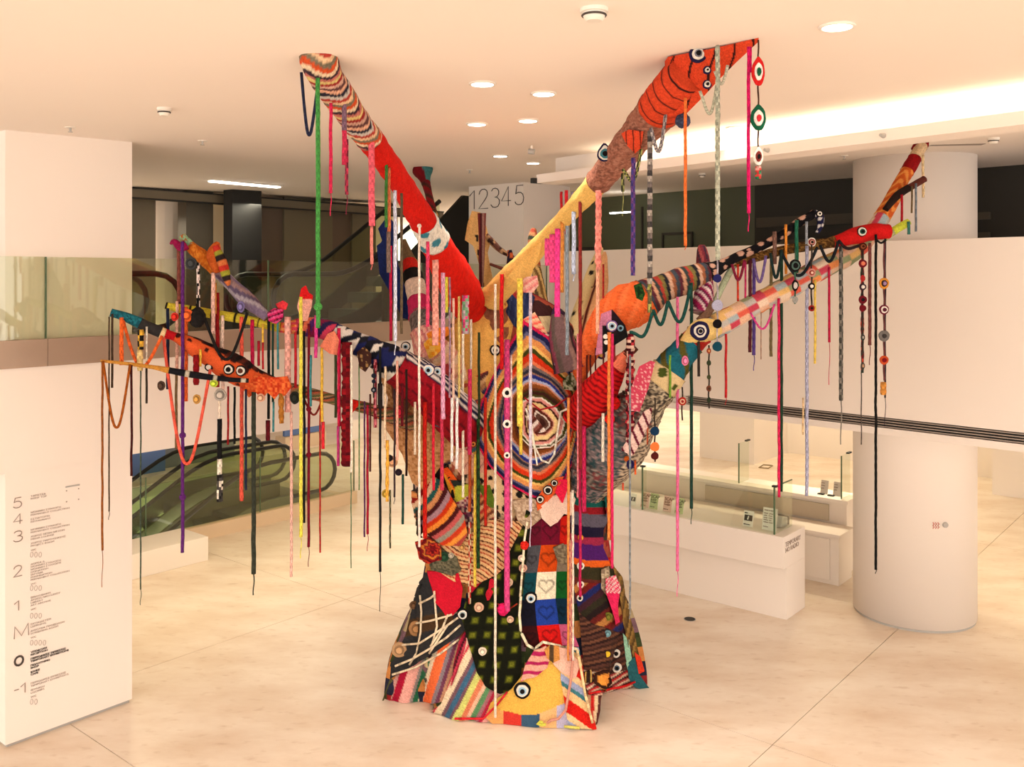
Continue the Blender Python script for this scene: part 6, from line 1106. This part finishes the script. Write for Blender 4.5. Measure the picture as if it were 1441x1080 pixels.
for px, py, r, c, sx, Y, lbl in ((246, 446, 6, (214, 50, 40), .9, 7.75, 'red crocheted disc hanging at the tip of the yellow branch'), (263, 444, 9, (236, 100, 46), 1, 7.74, 'orange crocheted blossom on the yellow branch'), (227, 543, 7, (80, 60, 50), .8, 7.45, 'dark brown leaf ornament hanging below the orange salmon swag'), (277, 562, 7, (200, 150, 80), .8, 7.5, 'small ochre ornament below the dark red tassel'), (415, 560, 9, (40, 44, 40), .8, 7.95, 'black crocheted blossom below the wide pale pink cord'), (367, 560, 6, (226, 170, 140), 1, 7.8, 'pale pink ring below the orange fish branch'), (310, 556, 9, (170, 160, 150), 1, 7.55, 'grey rosette on the cream cord under the orange fish branch'), (269, 371, 9, (60, 62, 64), .9, 7.7, 'dark grey ring under the small lilac branch'), (339, 432, 8, (120, 110, 160), .7, 7.85, 'violet ring on the yellow branch beside the lilac sleeve'), (552, 650, 8, (214, 160, 120), 1, 8.3, 'tan blossom with a dark centre beside the tan net'), (548, 645, 5, (40, 34, 40), 1, 8.25, 'small black eye blossom beside the tan net'), (561, 665, 5, (46, 34, 44), 1, 8.25, 'small dark star blossom under the tan net'), (543, 695, 6, (206, 170, 70), 1, 8.2, 'mustard leaf hanging under the tan net'), (562, 580, 9, (196, 40, 60), .7, 8.2, 'crimson crocheted ring on the tan net'), (301, 540, 5, (190, 210, 70), 1.2, 7.55, 'lime green knot on the black wound stick'), (887, 654, 7, (36, 34, 84), .8, 8.25, 'navy crocheted tassel head under the netted limb'), (964, 508, 7, (238, 130, 170), .7, 8.45, 'pink crocheted leaf under the teal sleeve')):
    e = eye(px, py, r, [(1, c), (.7, [v*.75 for v in c]), (.45, [min(255, v*1.2) for v in c])], 'crocheted_ornament', Y=Y, sx=sx, label=lbl)
# loose yarn ends on the floor in front of the fish
for pts, c, lbl in (([(806, 930), (803, 960), (796, 1000), (786, 1012), (776, 1014), (770, 1018)], (214, 150, 130), 'dusty pink cord falling over the yellow fish to the floor'), ([(764, 1018), (760, 1016), (756, 1019), (762, 1021), (768, 1020)], (220, 220, 90), 'curl of lime yellow yarn on the floor before the fish'), ([(794, 1023), (804, 1024), (816, 1025)], (226, 220, 110), 'short lime yellow yarn end lying on the floor at the fish tail')):
    q = []
    for x, y in pts:
        h = ray(ALLB, x, y)[0]; Y = (h.y-.05) if h is not None else None; g_ = G(x, y, .014) if Y is None else P(x, y, Y); g_.z = max(.014, g_.z); q.append(g_)
    tag(put(MB().tube(q, .013, 7, cfn=lambda a, b, c=c: lin(c)).obj('loose_yarn', YARN, smooth=True), tree), lbl)
# ---- every cord gets a label of its own
from collections import defaultdict
ORD = ['leftmost', 'second', 'third', 'fourth', 'fifth', 'sixth', 'seventh', 'eighth']
grp = defaultdict(list)
KIND = {'cord': 'crocheted cord', 'braid': 'braided cord', 'fluffy': 'shaggy cord', 'mottle': 'mottled cord', 'swag': 'looped cord swag'}
for r in ROPES: grp[(r[5], r[7], r[6])].append(r)
for (cw, st_, key), L_ in grp.items():
    L_.sort(key=lambda r: r[1]); nm = KIND[st_]
    if 'shaggy' in cw or 'mottled' in cw: nm = 'cord'
    nm = 'cord' if 'tassel' in cw else nm
    where = ('hanging before the ' if key in 'T' else 'hanging from the ')+LN[key]
    for i, r in enumerate(L_):
        lb_ = f'{cw} {nm} {where}' + ('' if len(L_) == 1 else f', {ORD[i]}' + ('' if i == 0 else ' from left'))
        tag(r[0], lb_)
